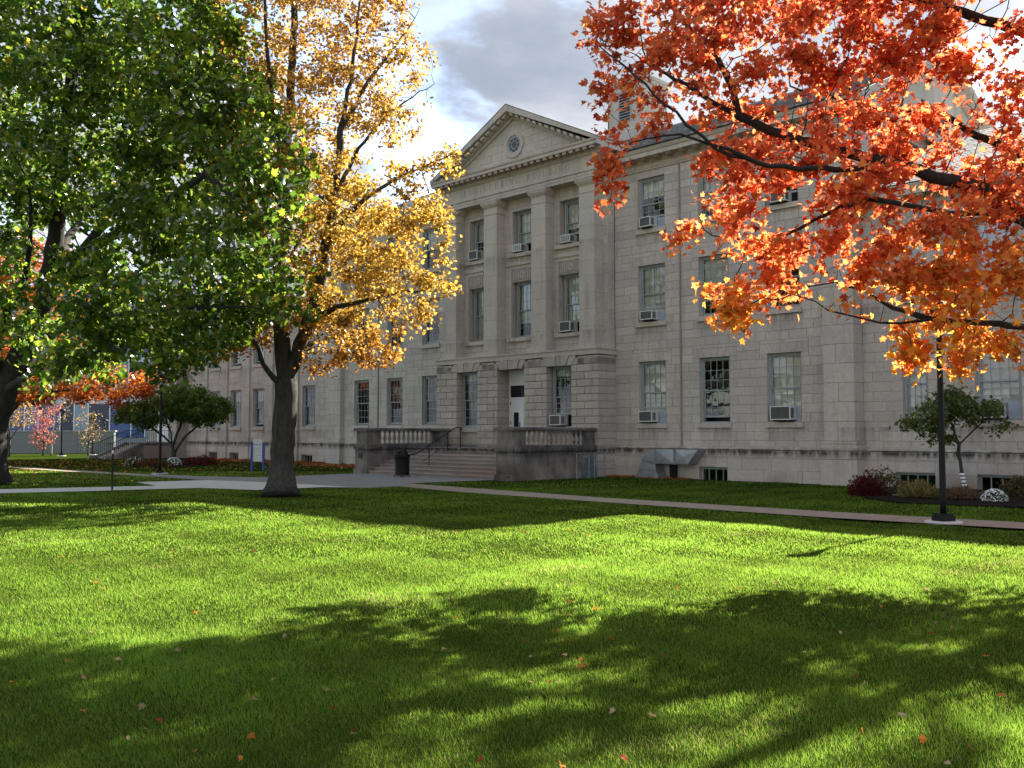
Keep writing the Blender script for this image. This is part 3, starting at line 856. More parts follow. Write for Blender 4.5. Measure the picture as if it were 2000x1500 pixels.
# tympanum as courses of stone around the oculus
t.build('tympanum_core', JOINT, hall)
OC = (0.0, 14.98)
z = 14.09; k = 0
while z < 16.2:
    h = 0.36
    half = (16.34 - z) / SLP; half2 = (16.34 - z - h) / SLP
    if half2 < 0: half2 = 0.0
    x = -half + (0.35 if k % 2 else 0.0)
    xs = [-half]
    while x < half - 0.4:
        x += random.uniform(0.7, 1.1)
        if x < half - 0.3: xs.append(x)
    xs.append(half)
    for a, b_ in zip(xs[:-1], xs[1:]):
        def clampx(v, zz): 
            hh = max((16.34 - zz) / SLP, 0.0); return max(-hh, min(hh, v))
        q = [(a + 0.006, z + 0.005), (b_ - 0.006, z + 0.005), (clampx(b_ - 0.006, z + h), z + h - 0.005), (clampx(a + 0.006, z + h), z + h - 0.005)]
        if q[2][0] - q[3][0] < 0.02: q = [q[0], q[1], ((q[2][0] + q[3][0]) / 2, min(z + h - 0.005, 16.3))]
        MB().prism(q, 'y', PY + 0.045, PY + 0.1, random.gauss(1, 0.04)).build('tympanum_stone', STONE, hall)
    z += h; k += 1
for s in (1, -1):
    r = MB()
    r.prism([(0, AP), (s * HWD, AP - SLP * HWD), (s * HWD, AP - SLP * HWD - 0.10), (s * (HWD - 0.05), AP - SLP * HWD - 0.13), (0, AP - 0.30)][::-s], 'y', PY - 0.52, 5.5)
    r.prism([(0, AP - 0.302), (s * 4.95, AP - 0.302 - SLP * 4.95 + 0.02), (s * 4.75, AP - 0.40 - SLP * 4.75), (0, AP - 0.40)][::-s], 'y', PY - 0.17, 3)
    r.prism([(0, AP - 0.402), (s * 4.7, AP - 0.40 - SLP * 4.7), (s * 4.45, AP - 0.56 - SLP * 4.45), (0, AP - 0.56)][::-s], 'y', PY - 0.06, 3)
    r.build('raking_cornice', STONE_TRIM, hall)
    for k in range(13):
        xc = s * (0.22 + k * 0.362); zc_ = AP - 0.304 - SLP * abs(xc)
        MB().prism([(xc - 0.1, zc_ + SLP * 0.1 * s), (xc + 0.1, zc_ - SLP * 0.1 * s), (xc + 0.1, zc_ - SLP * 0.1 * s - 0.11), (xc - 0.1, zc_ + SLP * 0.1 * s - 0.11)], 'y', PY - 0.42, PY - 0.17).build('modillion', STONE_TRIM, hall)
    pr = MB(); pr.face([(0, PY - 0.54, AP + 0.03), (s * (HWD + 0.05), PY - 0.54, AP + 0.03 - SLP * (HWD + 0.05)), (s * (HWD + 0.05), 6.9, AP + 0.03 - SLP * (HWD + 0.05)), (0, 6.9, AP + 0.03)][::s])
    pr.build('roof', SLATE, hall)
# oculus
oc = MB(); N = 32
def ring(mb, r0, r1, y0, y1, cx, cz, n=N):
    for k in range(n):
        a0, a1 = 2 * math.pi * k / n, 2 * math.pi * (k + 1) / n
        P = lambda r, a, y: (cx + r * math.cos(a), y, cz + r * math.sin(a))
        mb.face([P(r0, a0, y0), P(r0, a1, y0), P(r1, a1, y0), P(r1, a0, y0)][::-1])
        mb.face([P(r0, a0, y0), P(r0, a1, y0), P(r0, a1, y1), P(r0, a0, y1)])
        mb.face([P(r1, a0, y0), P(r1, a1, y0), P(r1, a1, y1), P(r1, a0, y1)][::-1])
ring(oc, 0.44, 0.60, PY - 0.02, PY + 0.3, *OC); ring(oc, 0.40, 0.47, PY + 0.018, PY + 0.3, *OC)
ocu = oc.build('oculus_surround', STONE_TRIM, hall)
of = MB(); ring(of, 0.33, 0.395, PY + 0.035, PY + 0.06, *OC); ring(of, 0.155, 0.185, PY + 0.037, PY + 0.055, *OC, 20)
for k in range(8):
    a = 2 * math.pi * k / 8 + 0.2; ca, sa = math.cos(a), math.sin(a)
    P = lambda r, w: (OC[0] + r * ca - w * sa, PY + 0.038, OC[1] + r * sa + w * ca)
    of.face([P(0.18, -0.014), P(0.34, -0.014), P(0.34, 0.014), P(0.18, 0.014)])
of.build('oculus_frame', FRAME, ocu)
DARKGLASS = MT('dark oculus glass').set(Base_Color=(0.015, 0.02, 0.03, 1), Roughness=0.05).m
og = MB(); og.face([(OC[0] + 0.42 * math.cos(2 * math.pi * k / 24), PY + 0.0425, OC[1] + 0.42 * math.sin(2 * math.pi * k / 24)) for k in range(24)])
og.build('oculus_glass', DARKGLASS, ocu)
# lettering: ENGINEERING BUILDING
text = 'ENGINEERING BUILDING'
adv = {'I': 0.5, ' ': 0.75}
tot = sum(adv.get(ch_, 1.0) for ch_ in text); X0, X1 = -3.45, 3.45
x = X0; unit = (X1 - X0) / tot
lcache = {}
def serif_letter(chh):
    """roman capital, unit height, built from stems, hairlines and serifs"""
    mb = MB(); T, H = 0.13, 0.065
    def bar(x0, z0, x1, z1, w):
        d = Vector((x1 - x0, z1 - z0)); n = Vector((-d.y, d.x)).normalized() * (w / 2)
        mb.prism([(x0 - n.x, z0 - n.y), (x1 - n.x, z1 - n.y), (x1 + n.x, z1 + n.y), (x0 + n.x, z0 + n.y)], 'y', -0.02, 0.02)
    def stem(xc, w=T, z0=0, z1=1):
        bar(xc, z0, xc, z1, w)
        if z0 == 0: bar(xc - w * 1.1, 0.02, xc + w * 1.1, 0.02, 0.05)
        if z1 == 1: bar(xc - w * 1.1, 0.98, xc + w * 1.1, 0.98, 0.05)
    def arc(cx_, cz_, rx, rz, a0, a1, n=9, w=T):
        P = [(cx_ + rx * math.cos(R(a0 + (a1 - a0) * k / n)), cz_ + rz * math.sin(R(a0 + (a1 - a0) * k / n))) for k in range(n + 1)]
        for k in range(n):
            ww = w * (0.45 + 0.55 * abs(math.cos(R(a0 + (a1 - a0) * (k + 0.5) / n))))
            bar(*P[k], *P[k + 1], ww)
    if chh == 'I': stem(0)
    elif chh in 'EL':
        stem(-0.2); bar(-0.2, 0.03, 0.27, 0.03, H); bar(0.25, 0.0, 0.27, 0.16, 0.04)
        if chh == 'E': bar(-0.2, 0.97, 0.25, 0.97, H); bar(0.24, 1.0, 0.25, 0.84, 0.04); bar(-0.2, 0.52, 0.14, 0.52, H)
    elif chh == 'N': stem(-0.32, H); stem(0.32, H); bar(-0.34, 1.0, 0.33, 0.0, T)
    elif chh == 'U':
        bar(-0.3, 1.0, -0.3, 0.3, T); bar(0.3, 1.0, 0.3, 0.3, H); arc(0, 0.32, 0.3, 0.31, 180, 360, 10, T * 0.8)
        bar(-0.42, 0.98, -0.18, 0.98, 0.05); bar(0.2, 0.98, 0.4, 0.98, 0.05)
    elif chh == 'D': stem(-0.27); arc(-0.22, 0.5, 0.55, 0.47, -90, 90, 12)
    elif chh in 'BR':
        stem(-0.22); arc(-0.16, 0.75, 0.36, 0.22, -90, 90, 8)
        if chh == 'B': arc(-0.16, 0.27, 0.42, 0.25, -90, 90, 8)
        else: bar(-0.02, 0.53, 0.36, 0.0, T)
    elif chh == 'G':
        arc(0.02, 0.5, 0.42, 0.48, 50, 310, 16); bar(0.3, 0.45, 0.3, 0.1, T * 0.8); bar(0.16, 0.45, 0.42, 0.45, 0.05)
    return mb
for chh in text:
    w = adv.get(chh, 1.0) * unit
    if chh != ' ':
        if chh not in lcache: lcache[chh] = serif_letter(chh).mesh('letter', ENGRAVE)
        o = link('letter', lcache[chh], hall); o.location = (x + w / 2, PY + 0.013, 13.14); o.scale = (0.27, 1, 0.27)
    x += w

# carved panels over the middle storey windows of the portico
for x in pb:
    MB().box(x - 0.655, x + 0.655, PW_Y + 0.02, PW_Y + 0.25, 8.78, 9.36, 0.86).build('carved_panel', STONE_WARM, hall)
    fl = MB()
    for k in (-5, -4, -3, -2, 2, 3, 4, 5): fl.box(x + k * 0.115 - 0.03, x + k * 0.115 + 0.03, PW_Y - 0.01, PW_Y + 0.03, 8.86, 9.28)
    ring(fl, 0.07, 0.17, PW_Y - 0.012, PW_Y + 0.03, x, 9.07, 18); ring(fl, 0.0, 0.04, PW_Y - 0.012, PW_Y + 0.03, x, 9.07, 10)
    fl.build('carving', STONE_WARM, hall)
    MB().box(x - 0.95, x + 0.95, PW_Y - 0.06, PW_Y + 0.01, 9.52, 9.60).build('string_course', STONE_TRIM, hall)
    # architrave strips beside the windows
    for s in (1, -1):
        MB().box(min(x + s * 0.67, x + s * 0.78), max(x + s * 0.67, x + s * 0.78), PW_Y - 0.05, PW_Y, 6.15, 9.4).build('window_architrave', STONE_TRIM, hall)

# ------------------------------------------------------------------ sash windows
npanes = [0]
pane_cache = {}
def window(x0, x1, z0, z1, y, cols=4, rows=(3, 3), singles=False, blind=0.0, gap=0.0, sill=True, lab=None, sillmat=None, dark=False):
    """double hung sash: frame is the window, panes sill and blind are its pieces"""
    f = MB(); c = 0.085
    ya, yb = y + 0.13, y + 0.30
    f.box(x0, x0 + c, ya, yb, z0, z1).box(x1 - c, x1, ya, yb, z0, z1).box(x0 + c, x1 - c, ya, yb, z1 - c, z1).box(x0 + c, x1 - c, ya, yb, z0, z0 + 0.05)
    ix0, ix1, iz0, iz1 = x0 + c, x1 - c, z0 + 0.05, z1 - c
    zm = iz0 + (iz1 - iz0) * rows[1] / (rows[0] + rows[1])
    pans = []
    for (a, b_, yy, nr) in ((zm - 0.02, iz1, y + 0.17, rows[0]), (iz0 + gap, zm + 0.02 + gap * 0.0, y + 0.215, rows[1])):
        s = 0.045; m_ = 0.02
        f.box(ix0, ix0 + s, yy, yy + 0.04, a, b_).box(ix1 - s, ix1, yy, yy + 0.04, a, b_)
        f.box(ix0 + s, ix1 - s, yy, yy + 0.04, b_ - s, b_).box(ix0 + s, ix1 - s, yy, yy + 0.04, a, a + s * (1.7 if nr == rows[1] and yy > y + 0.2 else 1))
        X0, X1, Z0, Z1 = ix0 + s, ix1 - s, a + s, b_ - s
        for k in range(1, cols): xx = X0 + (X1 - X0) * k / cols; f.box(xx - m_ / 2, xx + m_ / 2, yy + 0.005, yy + 0.03, Z0, Z1)
        for k in range(1, nr): zz = Z0 + (Z1 - Z0) * k / nr; f.box(X0, X1, yy + 0.006, yy + 0.029, zz - m_ / 2, zz + m_ / 2)
        for i in range(cols):
            for k in range(nr):
                pans.append((X0 + (X1 - X0) * i / cols + m_ / 2, X0 + (X1 - X0) * (i + 1) / cols - m_ / 2, Z0 + (Z1 - Z0) * k / nr + m_ / 2, Z0 + (Z1 - Z0) * (k + 1) / nr - m_ / 2, yy + 0.018))
    w = f.build('window', FRAME, hall)
    if lab: w['label'] = lab
    acc = MB()
    for (a, b_, cz0, cz1, yy) in pans:
        t = random.uniform(-0.0008, 0.0008); t2 = random.uniform(-0.0008, 0.0008)
        q = [(a, yy + t, cz0), (b_, yy - t, cz0), (b_, yy - t + t2, cz1), (a, yy + t + t2, cz1)]
        if singles and npanes[0] < 300:
            mb = MB(); mb.face(q); mb.build('pane', GLASS, w); npanes[0] += 1
        else: acc.face(q)
    if acc.v: acc.build('panes', GLASS, w)
    if sill: MB().box(x0 - 0.08, x1 + 0.08, y - 0.09, y + 0.14, z0 - 0.19, z0 - 0.004, 1.0).build('sill', sillmat or STONE_TRIM, w)
    if blind > 0:
        bl = MB(); zb = z1 - (z1 - z0) * blind
        bl.box(x0 + c, x1 - c, y + 0.315, y + 0.32, zb, z1 - 0.03).box(x0 + c, x1 - c, y + 0.305, y + 0.325, zb - 0.03, zb)
        bl.build('blind', BLIND, w)
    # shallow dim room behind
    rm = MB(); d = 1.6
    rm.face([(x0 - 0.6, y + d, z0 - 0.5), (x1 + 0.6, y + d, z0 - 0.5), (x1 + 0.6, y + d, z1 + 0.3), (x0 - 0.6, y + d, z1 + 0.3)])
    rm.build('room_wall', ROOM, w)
    return w
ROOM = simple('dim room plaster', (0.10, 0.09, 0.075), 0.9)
for i, x in enumerate(main_x):
    bl = ((0.86, 0.0, 0.92), (0.95, 0.72, 0.25), (0.35, 0.72, 0.45))
    gp = ((0.55, 0.16, 0.48), (0.50, 0.0, 0.0), (0.42, 0.0, 0.35))
    for j, fl in enumerate((F1, F2, F3)):
        rows = (3, 3) if j < 2 else (2, 2)
        window(x - HW, x + HW, fl[0], fl[1], 0.0, 4, rows, True, bl[j][i], gp[j][i])
        window(-x - HW, -x + HW, fl[0], fl[1], 0.0, 4, rows, False, (0.0, 0.3, 0.5)[j], 0.03)
for x in pb:
    sg = True
    window(x - 0.58, x + 0.58, PF2[0] + 0.02, PF2[1], PW_Y + 0.12, 4, (3, 3), sg, {-2.92: 0.95, 0.0: 0.72, 2.92: 0.8}[x], 0.0 if x < 2 else 0.45, False)
    window(x - 0.54, x + 0.54, PF3[0] + 0.02, PF3[1], PW_Y + 0.12, 4, (2, 2), sg, {-2.92: 0.5, 0.0: 0.7, 2.92: 0.6}[x], 0.42, False)
    for zz in (PF2[0], PF3[0]):
        MB().box(x - 0.86, x + 0.86, PW_Y - 0.13, PW_Y + 0.10, zz - 0.15, zz + 0.015).build('window_sill', STONE_TRIM, hall)
for x in (-2.92, 2.92):
    window(x - 0.66, x + 0.66, PF1[0], PF1[1], RY + 0.22, 4, (3, 3), True, 0.15, 0.0 if x < 0 else 0.50, False)
for fl in (F1, F2):
    window(16.92, 17.74, fl[0], fl[1], RW_Y, 3, (3, 3), False, 0.8, 0.0)
    for x in rw_x: window(x - HW, x + HW, fl[0], fl[1], RW_Y, 4, (3, 3), x < 20 and fl is F1, 0.93, 0.5 if fl is F1 and x < 20 else 0.0)
    for x in lw_x: window(x - 0.70, x + 0.70, fl[0], fl[1], LW_Y, 4, (3, 3), False, random.choice((0.0, 0.3, 0.6)), random.choice((0.0, 0.12)))
# basement lights
def basement(x0, x1, y, z1=0.49):
    f = MB(); ya = y + 0.20
    f.box(x0, x0 + 0.06, ya, ya + 0.08, -0.3, z1).box(x1 - 0.06, x1, ya, ya + 0.08, -0.3, z1).box(x0 + 0.06, x1 - 0.06, ya, ya + 0.08, z1 - 0.08, z1)
    for k in range(1, 4): xx = x0 + (x1 - x0) * k / 4; f.box(xx - 0.015, xx + 0.015, ya + 0.01, ya + 0.06, -0.3, z1 - 0.08)
    w = f.build('basement_window', FRAME, hall)
    g = MB(); g.face([(x0, ya + 0.04, -0.3), (x1, ya + 0.04, -0.3), (x1, ya + 0.04, z1), (x0, ya + 0.04, z1)]); g.build('pane', GLASS, w)
    return w
basement(9.2, 10.45, -0.10); basement(-10.45, -9.2, -0.10); basement(-7.5, -6.3, -0.10)
for o in rwb: basement(o[0], o[1], RW_Y - 0.10)
for o in lwb: basement(o[0], o[1], LW_Y - 0.10)
MB().box(12.15, 13.35, -0.14, -0.09, 0.03, 0.46).build('blind_panel', STONE_TRIM, hall)
MB().box(8.32, 8.38, -0.06, -0.005, 1.3, 12.6).build('downpipe', simple('weathered lead pipe', (0.27, 0.26, 0.245), 0.6, 0.2), hall)
MB().box(-11.3, -11.24, -0.06, -0.005, 1.3, 9.5).build('downpipe', AC_SIDE, hall)

# ------------------------------------------------------------------ entrance door
DY = -0.42
dw = MB().box(-0.90, 0.90, DY, DY + 0.06, 3.98, 4.68).box(-0.90, -0.78, DY, DY + 0.06, 1.17, 3.98).box(0.78, 0.90, DY, DY + 0.06, 1.17, 3.98).box(-0.78, 0.78, DY, DY + 0.06, 3.36, 3.44).box(-0.05, 0.05, DY, DY + 0.06, 1.17, 3.36)
door = dw.build('door', WHITE, hall)
PANEL = MT('dark door glass').set(Base_Color=(0.012, 0.014, 0.018, 1), Roughness=0.06).m
for a, b_ in ((-0.78, -0.05), (0.05, 0.78)):
    tr = MB(); tr.face([(a, DY + 0.03, 3.44), (b_, DY + 0.03, 3.44), (b_, DY + 0.03, 3.98), (a, DY + 0.03, 3.98)]); tr.build('transom_pane', PANEL, door)
    lf = MB().box(a + 0.005, a + 0.2, DY + 0.01, DY + 0.05, 1.2, 3.355).box(b_ - 0.2, b_ - 0.005, DY + 0.01, DY + 0.05, 1.2, 3.355).box(a + 0.2, b_ - 0.2, DY + 0.01, DY + 0.05, 2.75, 3.355).box(a + 0.2, b_ - 0.2, DY + 0.01, DY + 0.05, 1.2, 1.58)
    lf.build('door_leaf', WHITE, door)
    gp_ = MB(); gp_.face([(a + 0.2, DY + 0.03, 1.58), (b_ - 0.2, DY + 0.03, 1.58), (b_ - 0.2, DY + 0.03, 2.75), (a + 0.2, DY + 0.03, 2.75)]); gp_.build('door_pane', PANEL, door)
    for z in (1.5, 2.2, 3.1): MB().box(a + 0.004 if a < 0 else b_ - 0.03, a + 0.03 if a < 0 else b_ - 0.004, DY - 0.012, DY + 0.012, z, z + 0.14).build('hinge', BLACK, door)
    MB().box(b_ - 0.15 if a < 0 else a + 0.11, b_ - 0.11 if a < 0 else a + 0.15, DY - 0.06, DY + 0.01, 2.0, 2.3).build('door_handle', STEEL, door)
    po = MB().box(a + 0.23, b_ - 0.23, DY + 0.020, DY + 0.026, 1.64, 2.1); po.build('door_notice', BLUE, door)
    MB().box(a + 0.26, b_ - 0.26, DY + 0.015, DY + 0.0195, 1.68, 1.84).build('door_notice', SIGNW, door)
# passage side and soffit
MB().box(-3.5, 3.5, RY + 0.3, -0.05, 4.99, 5.06).build('soffit', STONE_WARM, hall)
MB().box(-5.0, 5.0, -0.3, -0.1, 0.0, 1.0).build('foundation', JOINT, hall)
for a, b_ in ((-3.6, -2.2), (2.2, 3.6)): MB().box(a, b_, -0.16, -0.12, 1.0, 5.0).build('room_wall', ROOM, hall)

# ------------------------------------------------------------------ entrance terrace and steps
ter = thing('entrance_terrace', 'stone terrace with broad steps and stubby balustrades before the portico', 'steps', BO, BR)
TZ = 1.17
MB().box(-4.06, 4.06, -3.7, -1.15, 0.0, TZ - 0.06).build('terrace_floor', STONE_STEP, ter)
nst = 8
for k in range(nst):
    z = TZ * (k + 1) / nst
    y0 = -6.05 + k * 0.30
    MB().prism([(y0 + 0.03, z - TZ / nst), (y0 + 0.03, z - 0.05), (y0, z - 0.04), (y0, z - 0.01), (y0 + 0.01, z), (y0 + (0.36 if k < nst - 1 else 2.6), z), (y0 + (0.36 if k < nst - 1 else 2.6), z - TZ / nst)], 'x', -4.07, 4.07, random.gauss(1, 0.05)).build('step', STONE_STEP, ter)
bal_prof = [(0.075, 0.0), (0.075, 0.05), (0.045, 0.07), (0.04, 0.09), (0.075, 0.16), (0.085, 0.21), (0.07, 0.28), (0.04, 0.38), (0.036, 0.42), (0.055, 0.44), (0.045, 0.46), (0.07, 0.48), (0.07, 0.53)]
bal_me = MB().lathe(bal_prof, n=10).mesh('baluster', STONE_WARM, True)
for s in (1, -1):
    xa, xb = sorted((s * 4.08, s * 4.95))
    xi, xo = s * 4.08, s * 4.95
    # cheek wall under the terrace parapet, in big blocks
    for y0, y1, z0, z1 in ((-6.1, -3.8, 0.22, 0.64), (-3.8, -1.2, 0.22, 0.64), (-6.1, -4.6, 0.64, 1.10), (-4.6, -2.9, 0.64, 1.10), (-2.9, -1.2, 0.64, 1.10)):
        MB().box(xa, xb, y0 + 0.004, y1 - 0.004, z0 + 0.004, z1 - 0.004, random.gauss(1, 0.05)).build('cheek_block', STONE_GRIME, ter)
    MB().box(xa + 0.02, xb - 0.02, -6.08, -1.2, 0.0, 1.1).build('cheek_core', JOINT, ter)
    MB().box(xa - 0.05, xb + 0.05, -6.16, -1.2, 0.0, 0.215).build('cheek_plinth', STONE_GRIME, ter)
    MB().box(xa - 0.05, xb + 0.05, -6.16, -1.2, 1.10, 1.20).box(xa - 0.02, xb + 0.02, -6.12, -1.2, 1.20, 1.32).build('parapet_base', STONE_GRIME, ter)
    MB().box(xa + 0.06, xb - 0.06, -6.06, -5.32, 1.32, 1.90).build('pedestal', STONE_GRIME, ter)
    MB().box(xa + 0.06, xb - 0.06, -1.75, -1.2, 1.32, 1.90).build('pedestal', STONE_GRIME, ter)
    MB().prism([(xa - 0.03, 1.90), (xb + 0.03, 1.90), (xb + 0.05, 1.95), (xb + 0.05, 2.0), (xb - 0.02, 2.035), (xa + 0.02, 2.035), (xa - 0.05, 2.0), (xa - 0.05, 1.95)], 'y', -6.14, -1.18).build('coping', STONE_GRIME, ter)
    for k in range(13):
        o = link('baluster', bal_me, ter); o.location = ((xa + xb) / 2 + s * 0.18, -5.18 + k * 0.275, 1.325); o.scale = (1, 1, 1.08)
MB().box(4.96, 4.99, -5.75, -5.30, 0.62, 0.95).build('bronze_plaque', BLACK, ter) if False else None
MB().box(-4.66, -4.40, -6.135, -6.105, 0.70, 0.92).build('bronze_plaque', simple('dark bronze', (0.03, 0.024, 0.02), 0.4, 0.5), ter)

hr = thing('handrail', 'thin black steel handrail climbing the portico steps', 'handrail', BO, BR)
hx = -0.85
MB().tube([(hx, -6.35, 0.80), (hx, -6.33, 0.90), (hx, -6.15, 0.92), (hx, -5.95, 0.94), (hx, -3.75, 2.03), (hx, -3.45, 2.05), (hx, -3.38, 2.0), (hx, -3.38, 1.92)], 0.026, 8).build('rail', BLACK, hr)
MB().tube([(hx, -5.6, 0.62), (hx, -3.9, 1.48)], 0.010, 6).build('brace', BLACK, hr)
for y, z0, z1 in ((-6.33, 0.0, 0.86), (-5.25, 0.42, 1.26), (-4.2, 0.88, 1.78), (-3.46, 1.17, 2.04)):
    MB().tube([(hx, y, z0), (hx, y, z1)], 0.02, 6).build('post', BLACK, hr)

# ------------------------------------------------------------------ window air conditioners
AC_GROUP = 'air conditioners set in the hall windows'
def air_con(x, y, z, w, h, label, lightgrille=False, d=0.42):
    t = thing('air_conditioner', label, 'air conditioner', b2w(x, y, z), BR, AC_GROUP)
    c = MB(); fr = 0.035
    c.box(-w / 2, w / 2, -d + 0.02, 0.1, 0, h)
    c.box(-w / 2, -w / 2 + fr, -d, -d + 0.03, 0, h).box(w / 2 - fr, w / 2, -d, -d + 0.03, 0, h).box(-w / 2 + fr, w / 2 - fr, -d, -d + 0.03, 0, fr).box(-w / 2 + fr, w / 2 - fr, -d, -d + 0.03, h - fr, h)
    c.build('casing', AC_CASE, t)
    g = MB().box(-w / 2 + fr, w / 2 - fr, -d + 0.012, -d + 0.018, fr, h - fr)
    g.build('coil', AC_GRILL, t)
    s = MB(); n = 14
    for k in range(n):
        zz = fr + (h - 2 * fr) * (k + 0.5) / n; s.box(-w / 2 + fr, w / 2 - fr, -d + 0.004, -d + 0.011, zz - 0.003, zz + 0.003)
    if lightgrille:
        for k in range(1, 4): xx = -w / 2 + w * k / 4; s.box(xx - 0.012, xx + 0.012, -d - 0.002, -d + 0.011, fr, h - fr)
    s.build('grille', AC_SIDE if not lightgrille else AC_CASE, t)
    sd = MB()
    for k in range(6):
        sd.box(w / 2 + 0.001, w / 2 + 0.006, -d + 0.06 + k * 0.035, -d + 0.08 + k * 0.035, h * 0.14, h * 0.86)
    sd.build('side_vent', AC_GRILL, t)
    MB().box(-w / 2 + 0.05, w / 2 - 0.05, -d * 0.7, 0.0, -0.05, -0.002).build('bracket', BLACK, t)
    return t
air_con(6.78, 0.12, 2.26, 0.66, 0.44, 'putty box air conditioner with deep sides in ground floor window nearest the portico')
air_con(12.78, 0.12, 2.28, 0.80, 0.50, 'widest air conditioner, in ground floor window nearest the wrapped sapling')
air_con(6.85, 0.12, 6.42, 0.60, 0.36, 'small air conditioner in middle floor window right of the portico')
air_con(6.82, 0.12, 10.25, 0.56, 0.40, 'air conditioner in top floor window right of the portico')
air_con(12.8, 0.12, 10.25, 0.6, 0.38, 'air conditioner half hidden by red leaves in a top floor window')
air_con(2.72, RY + 0.36, 2.14, 0.62, 0.44, 'white framed air conditioner above the right balustrade between rusticated piers')
air_con(-3.1, PW_Y + 0.2, 10.12, 0.60, 0.44, 'square white framed air conditioner in top portico window beside the yellow maple')
air_con(-0.15, PW_Y + 0.2, 10.12, 0.52, 0.34, 'slatted air conditioner in the middle top window of the portico', True)
air_con(2.80, PW_Y + 0.2, 10.12, 0.54, 0.34, 'slatted air conditioner in the right top window of the portico', True)
air_con(2.75, PW_Y + 0.2, 6.22, 0.62, 0.44, 'air conditioner in the middle storey window between right portico piers')
air_con(19.75, RW_Y + 0.12, 2.28, 0.62, 0.44, 'shaded air conditioner in the wing window above the white flowers')
for x, z0, h in ((7.32, 2.24, 0.48), (7.32, 6.40, 0.42), (7.30, 10.24, 0.40), (13.33, 2.24, 0.52), (20.3, 2.26, 0.5)):
    yy = RW_Y if x > 16 else 0.0
    MB().box(x - 0.18, x + 0.20, yy + 0.20, yy + 0.212, z0, z0 + h).build('window_filler_board', simple('pale blue board', (0.34, 0.40, 0.46), 0.6), hall)

# ------------------------------------------------------------------ sheet metal duct against the wall
duct = thing('ventilation_duct', 'crinkled galvanised sheet duct rising from the lawn and running along the wall foot', 'duct', b2w(7.6, -0.12, 0), BR)
def duct_section(poly, name, bulge=0.028):
    """front panel with raised diagonal creases, from a quad in x,z"""
    mb = MB(); yF, yB = -0.62, -0.02
    n = len(poly); cx_ = sum(p[0] for p in poly) / n; cz_ = sum(p[1] for p in poly) / n
    for k in range(n):
        p, q = poly[k], poly[(k + 1) % n]
        mb.face([(p[0], yF, p[1]), (q[0], yF, q[1]), (cx_, yF - bulge, cz_)])
        mb.face([(p[0], yB, p[1]), (q[0], yB, q[1]), (q[0], yF, q[1]), (p[0], yF, p[1])])
    o = mb.build(name, GALV, duct)
    for k in range(n):
        p = poly[k]; 
    return o
duct_section([(0.0, 0.60), (0.90, 0.60), (0.90, 1.16), (0.0, 1.16)], 'duct_section')
duct_section([(0.915, 0.60), (1.50, 0.60), (1.96, 1.165), (0.915, 1.165)], 'duct_section')
duct_section([(-0.02, 0.58), (-0.02, 1.16), (-0.42, 1.05), (-0.68, 0.72)], 'elbow', 0.008)
duct_section([(-0.02, 0.56), (-0.69, 0.70), (-0.82, 0.30), (0.02, 0.30)], 'elbow', 0.008)
duct_section([(0.02, 0.29), (-0.82, 0.29), (-1.05, -0.02), (0.20, -0.02)], 'elbow', 0.008)
for x in (-0.01, 0.907): MB().box(x - 0.02, x + 0.02, -0.70, -0.62, 0.58, 1.18).build('seam', WHITE if False else STEEL, duct)
MB().box(0.25, 0.62, -0.03, -0.01, 0.0, 0.56).build('opening', BLACK, duct)

# ------------------------------------------------------------------ small wire enclosure beside the terrace
cage = thing('wire_enclosure', 'small galvanised wire enclosure standing against the blackened terrace wall', 'fence', b2w(5.0, -3.2, 0), BR)
for y in (0.0, 0.75, 1.1, 1.75): MB().tube([(0.62, y, 0), (0.62, y, 1.02)], 0.02, 8).build('post', STEEL, cage)
MB().tube([(0.62, 0, 1.0), (0.62, 1.75, 1.0)], 0.016, 6).build('rail', STEEL, cage)
wm = MB()
for k in range(28):
    y = k * 0.0625
    wm.tube([(0.62, y, 0.02), (0.62, min(1.75, y + 0.5), 1.0)], 0.0025, 3, caps=False); wm.tube([(0.62, y, 1.0), (0.62, min(1.75, y + 0.5), 0.02)], 0.0025, 3, caps=False)
wm.build('wire_mesh', STEEL, cage, kind='stuff')
tp = thing('plastic_panel', 'faded teal plastic panel leaning inside the wire enclosure', 'panel', b2w(5.25, -1.95, 0), BR)
MB().prism([(-0.25, 0.0), (0.35, 0.0), (0.42, 0.2), (0.2, 0.8), (-0.28, 0.82)], 'x', -0.02, 0.03).build('sheet', TEAL, tp)
for k in range(4): MB().tube([(0.04, -0.25, 0.1 + k * 0.18), (0.04, 0.25, 0.15 + k * 0.18)], 0.015, 5).build('rib', TEAL, tp)

# ------------------------------------------------------------------ litter bin
bin_p = b2w(-0.55, -6.95, 0.02)
can = thing('litter_bin', 'black flared litter bin with domed lid at the foot of the portico steps', 'bin', bin_p, BR)
n = 24
slb = MB(); prof = [(0.295, 0.08), (0.28, 0.3), (0.285, 0.55), (0.30, 0.72), (0.335, 0.84)]
for k in range(n):
    a0, a1 = 2 * math.pi * (k + 0.08) / n, 2 * math.pi * (k + 0.92) / n
    for (r0, z0), (r1, z1) in zip(prof[:-1], prof[1:]):
        slb.face([(r0 * math.cos(a0), r0 * math.sin(a0), z0), (r0 * math.cos(a1), r0 * math.sin(a1), z0), (r1 * math.cos(a1), r1 * math.sin(a1), z1), (r1 * math.cos(a0), r1 * math.sin(a0), z1)])
slb.build('slats', BLACK, can)
MB().lathe([(0.26, 0.06), (0.255, 0.5), (0.28, 0.80)], n=20).build('liner', BLACKP, can, True)
for r, z in ((0.30, 0.08), (0.34, 0.84)): MB().lathe([(r, z - 0.02), (r + 0.012, z - 0.015), (r + 0.012, z + 0.015), (r, z + 0.02)], n=24).build('hoop', BLACK, can)
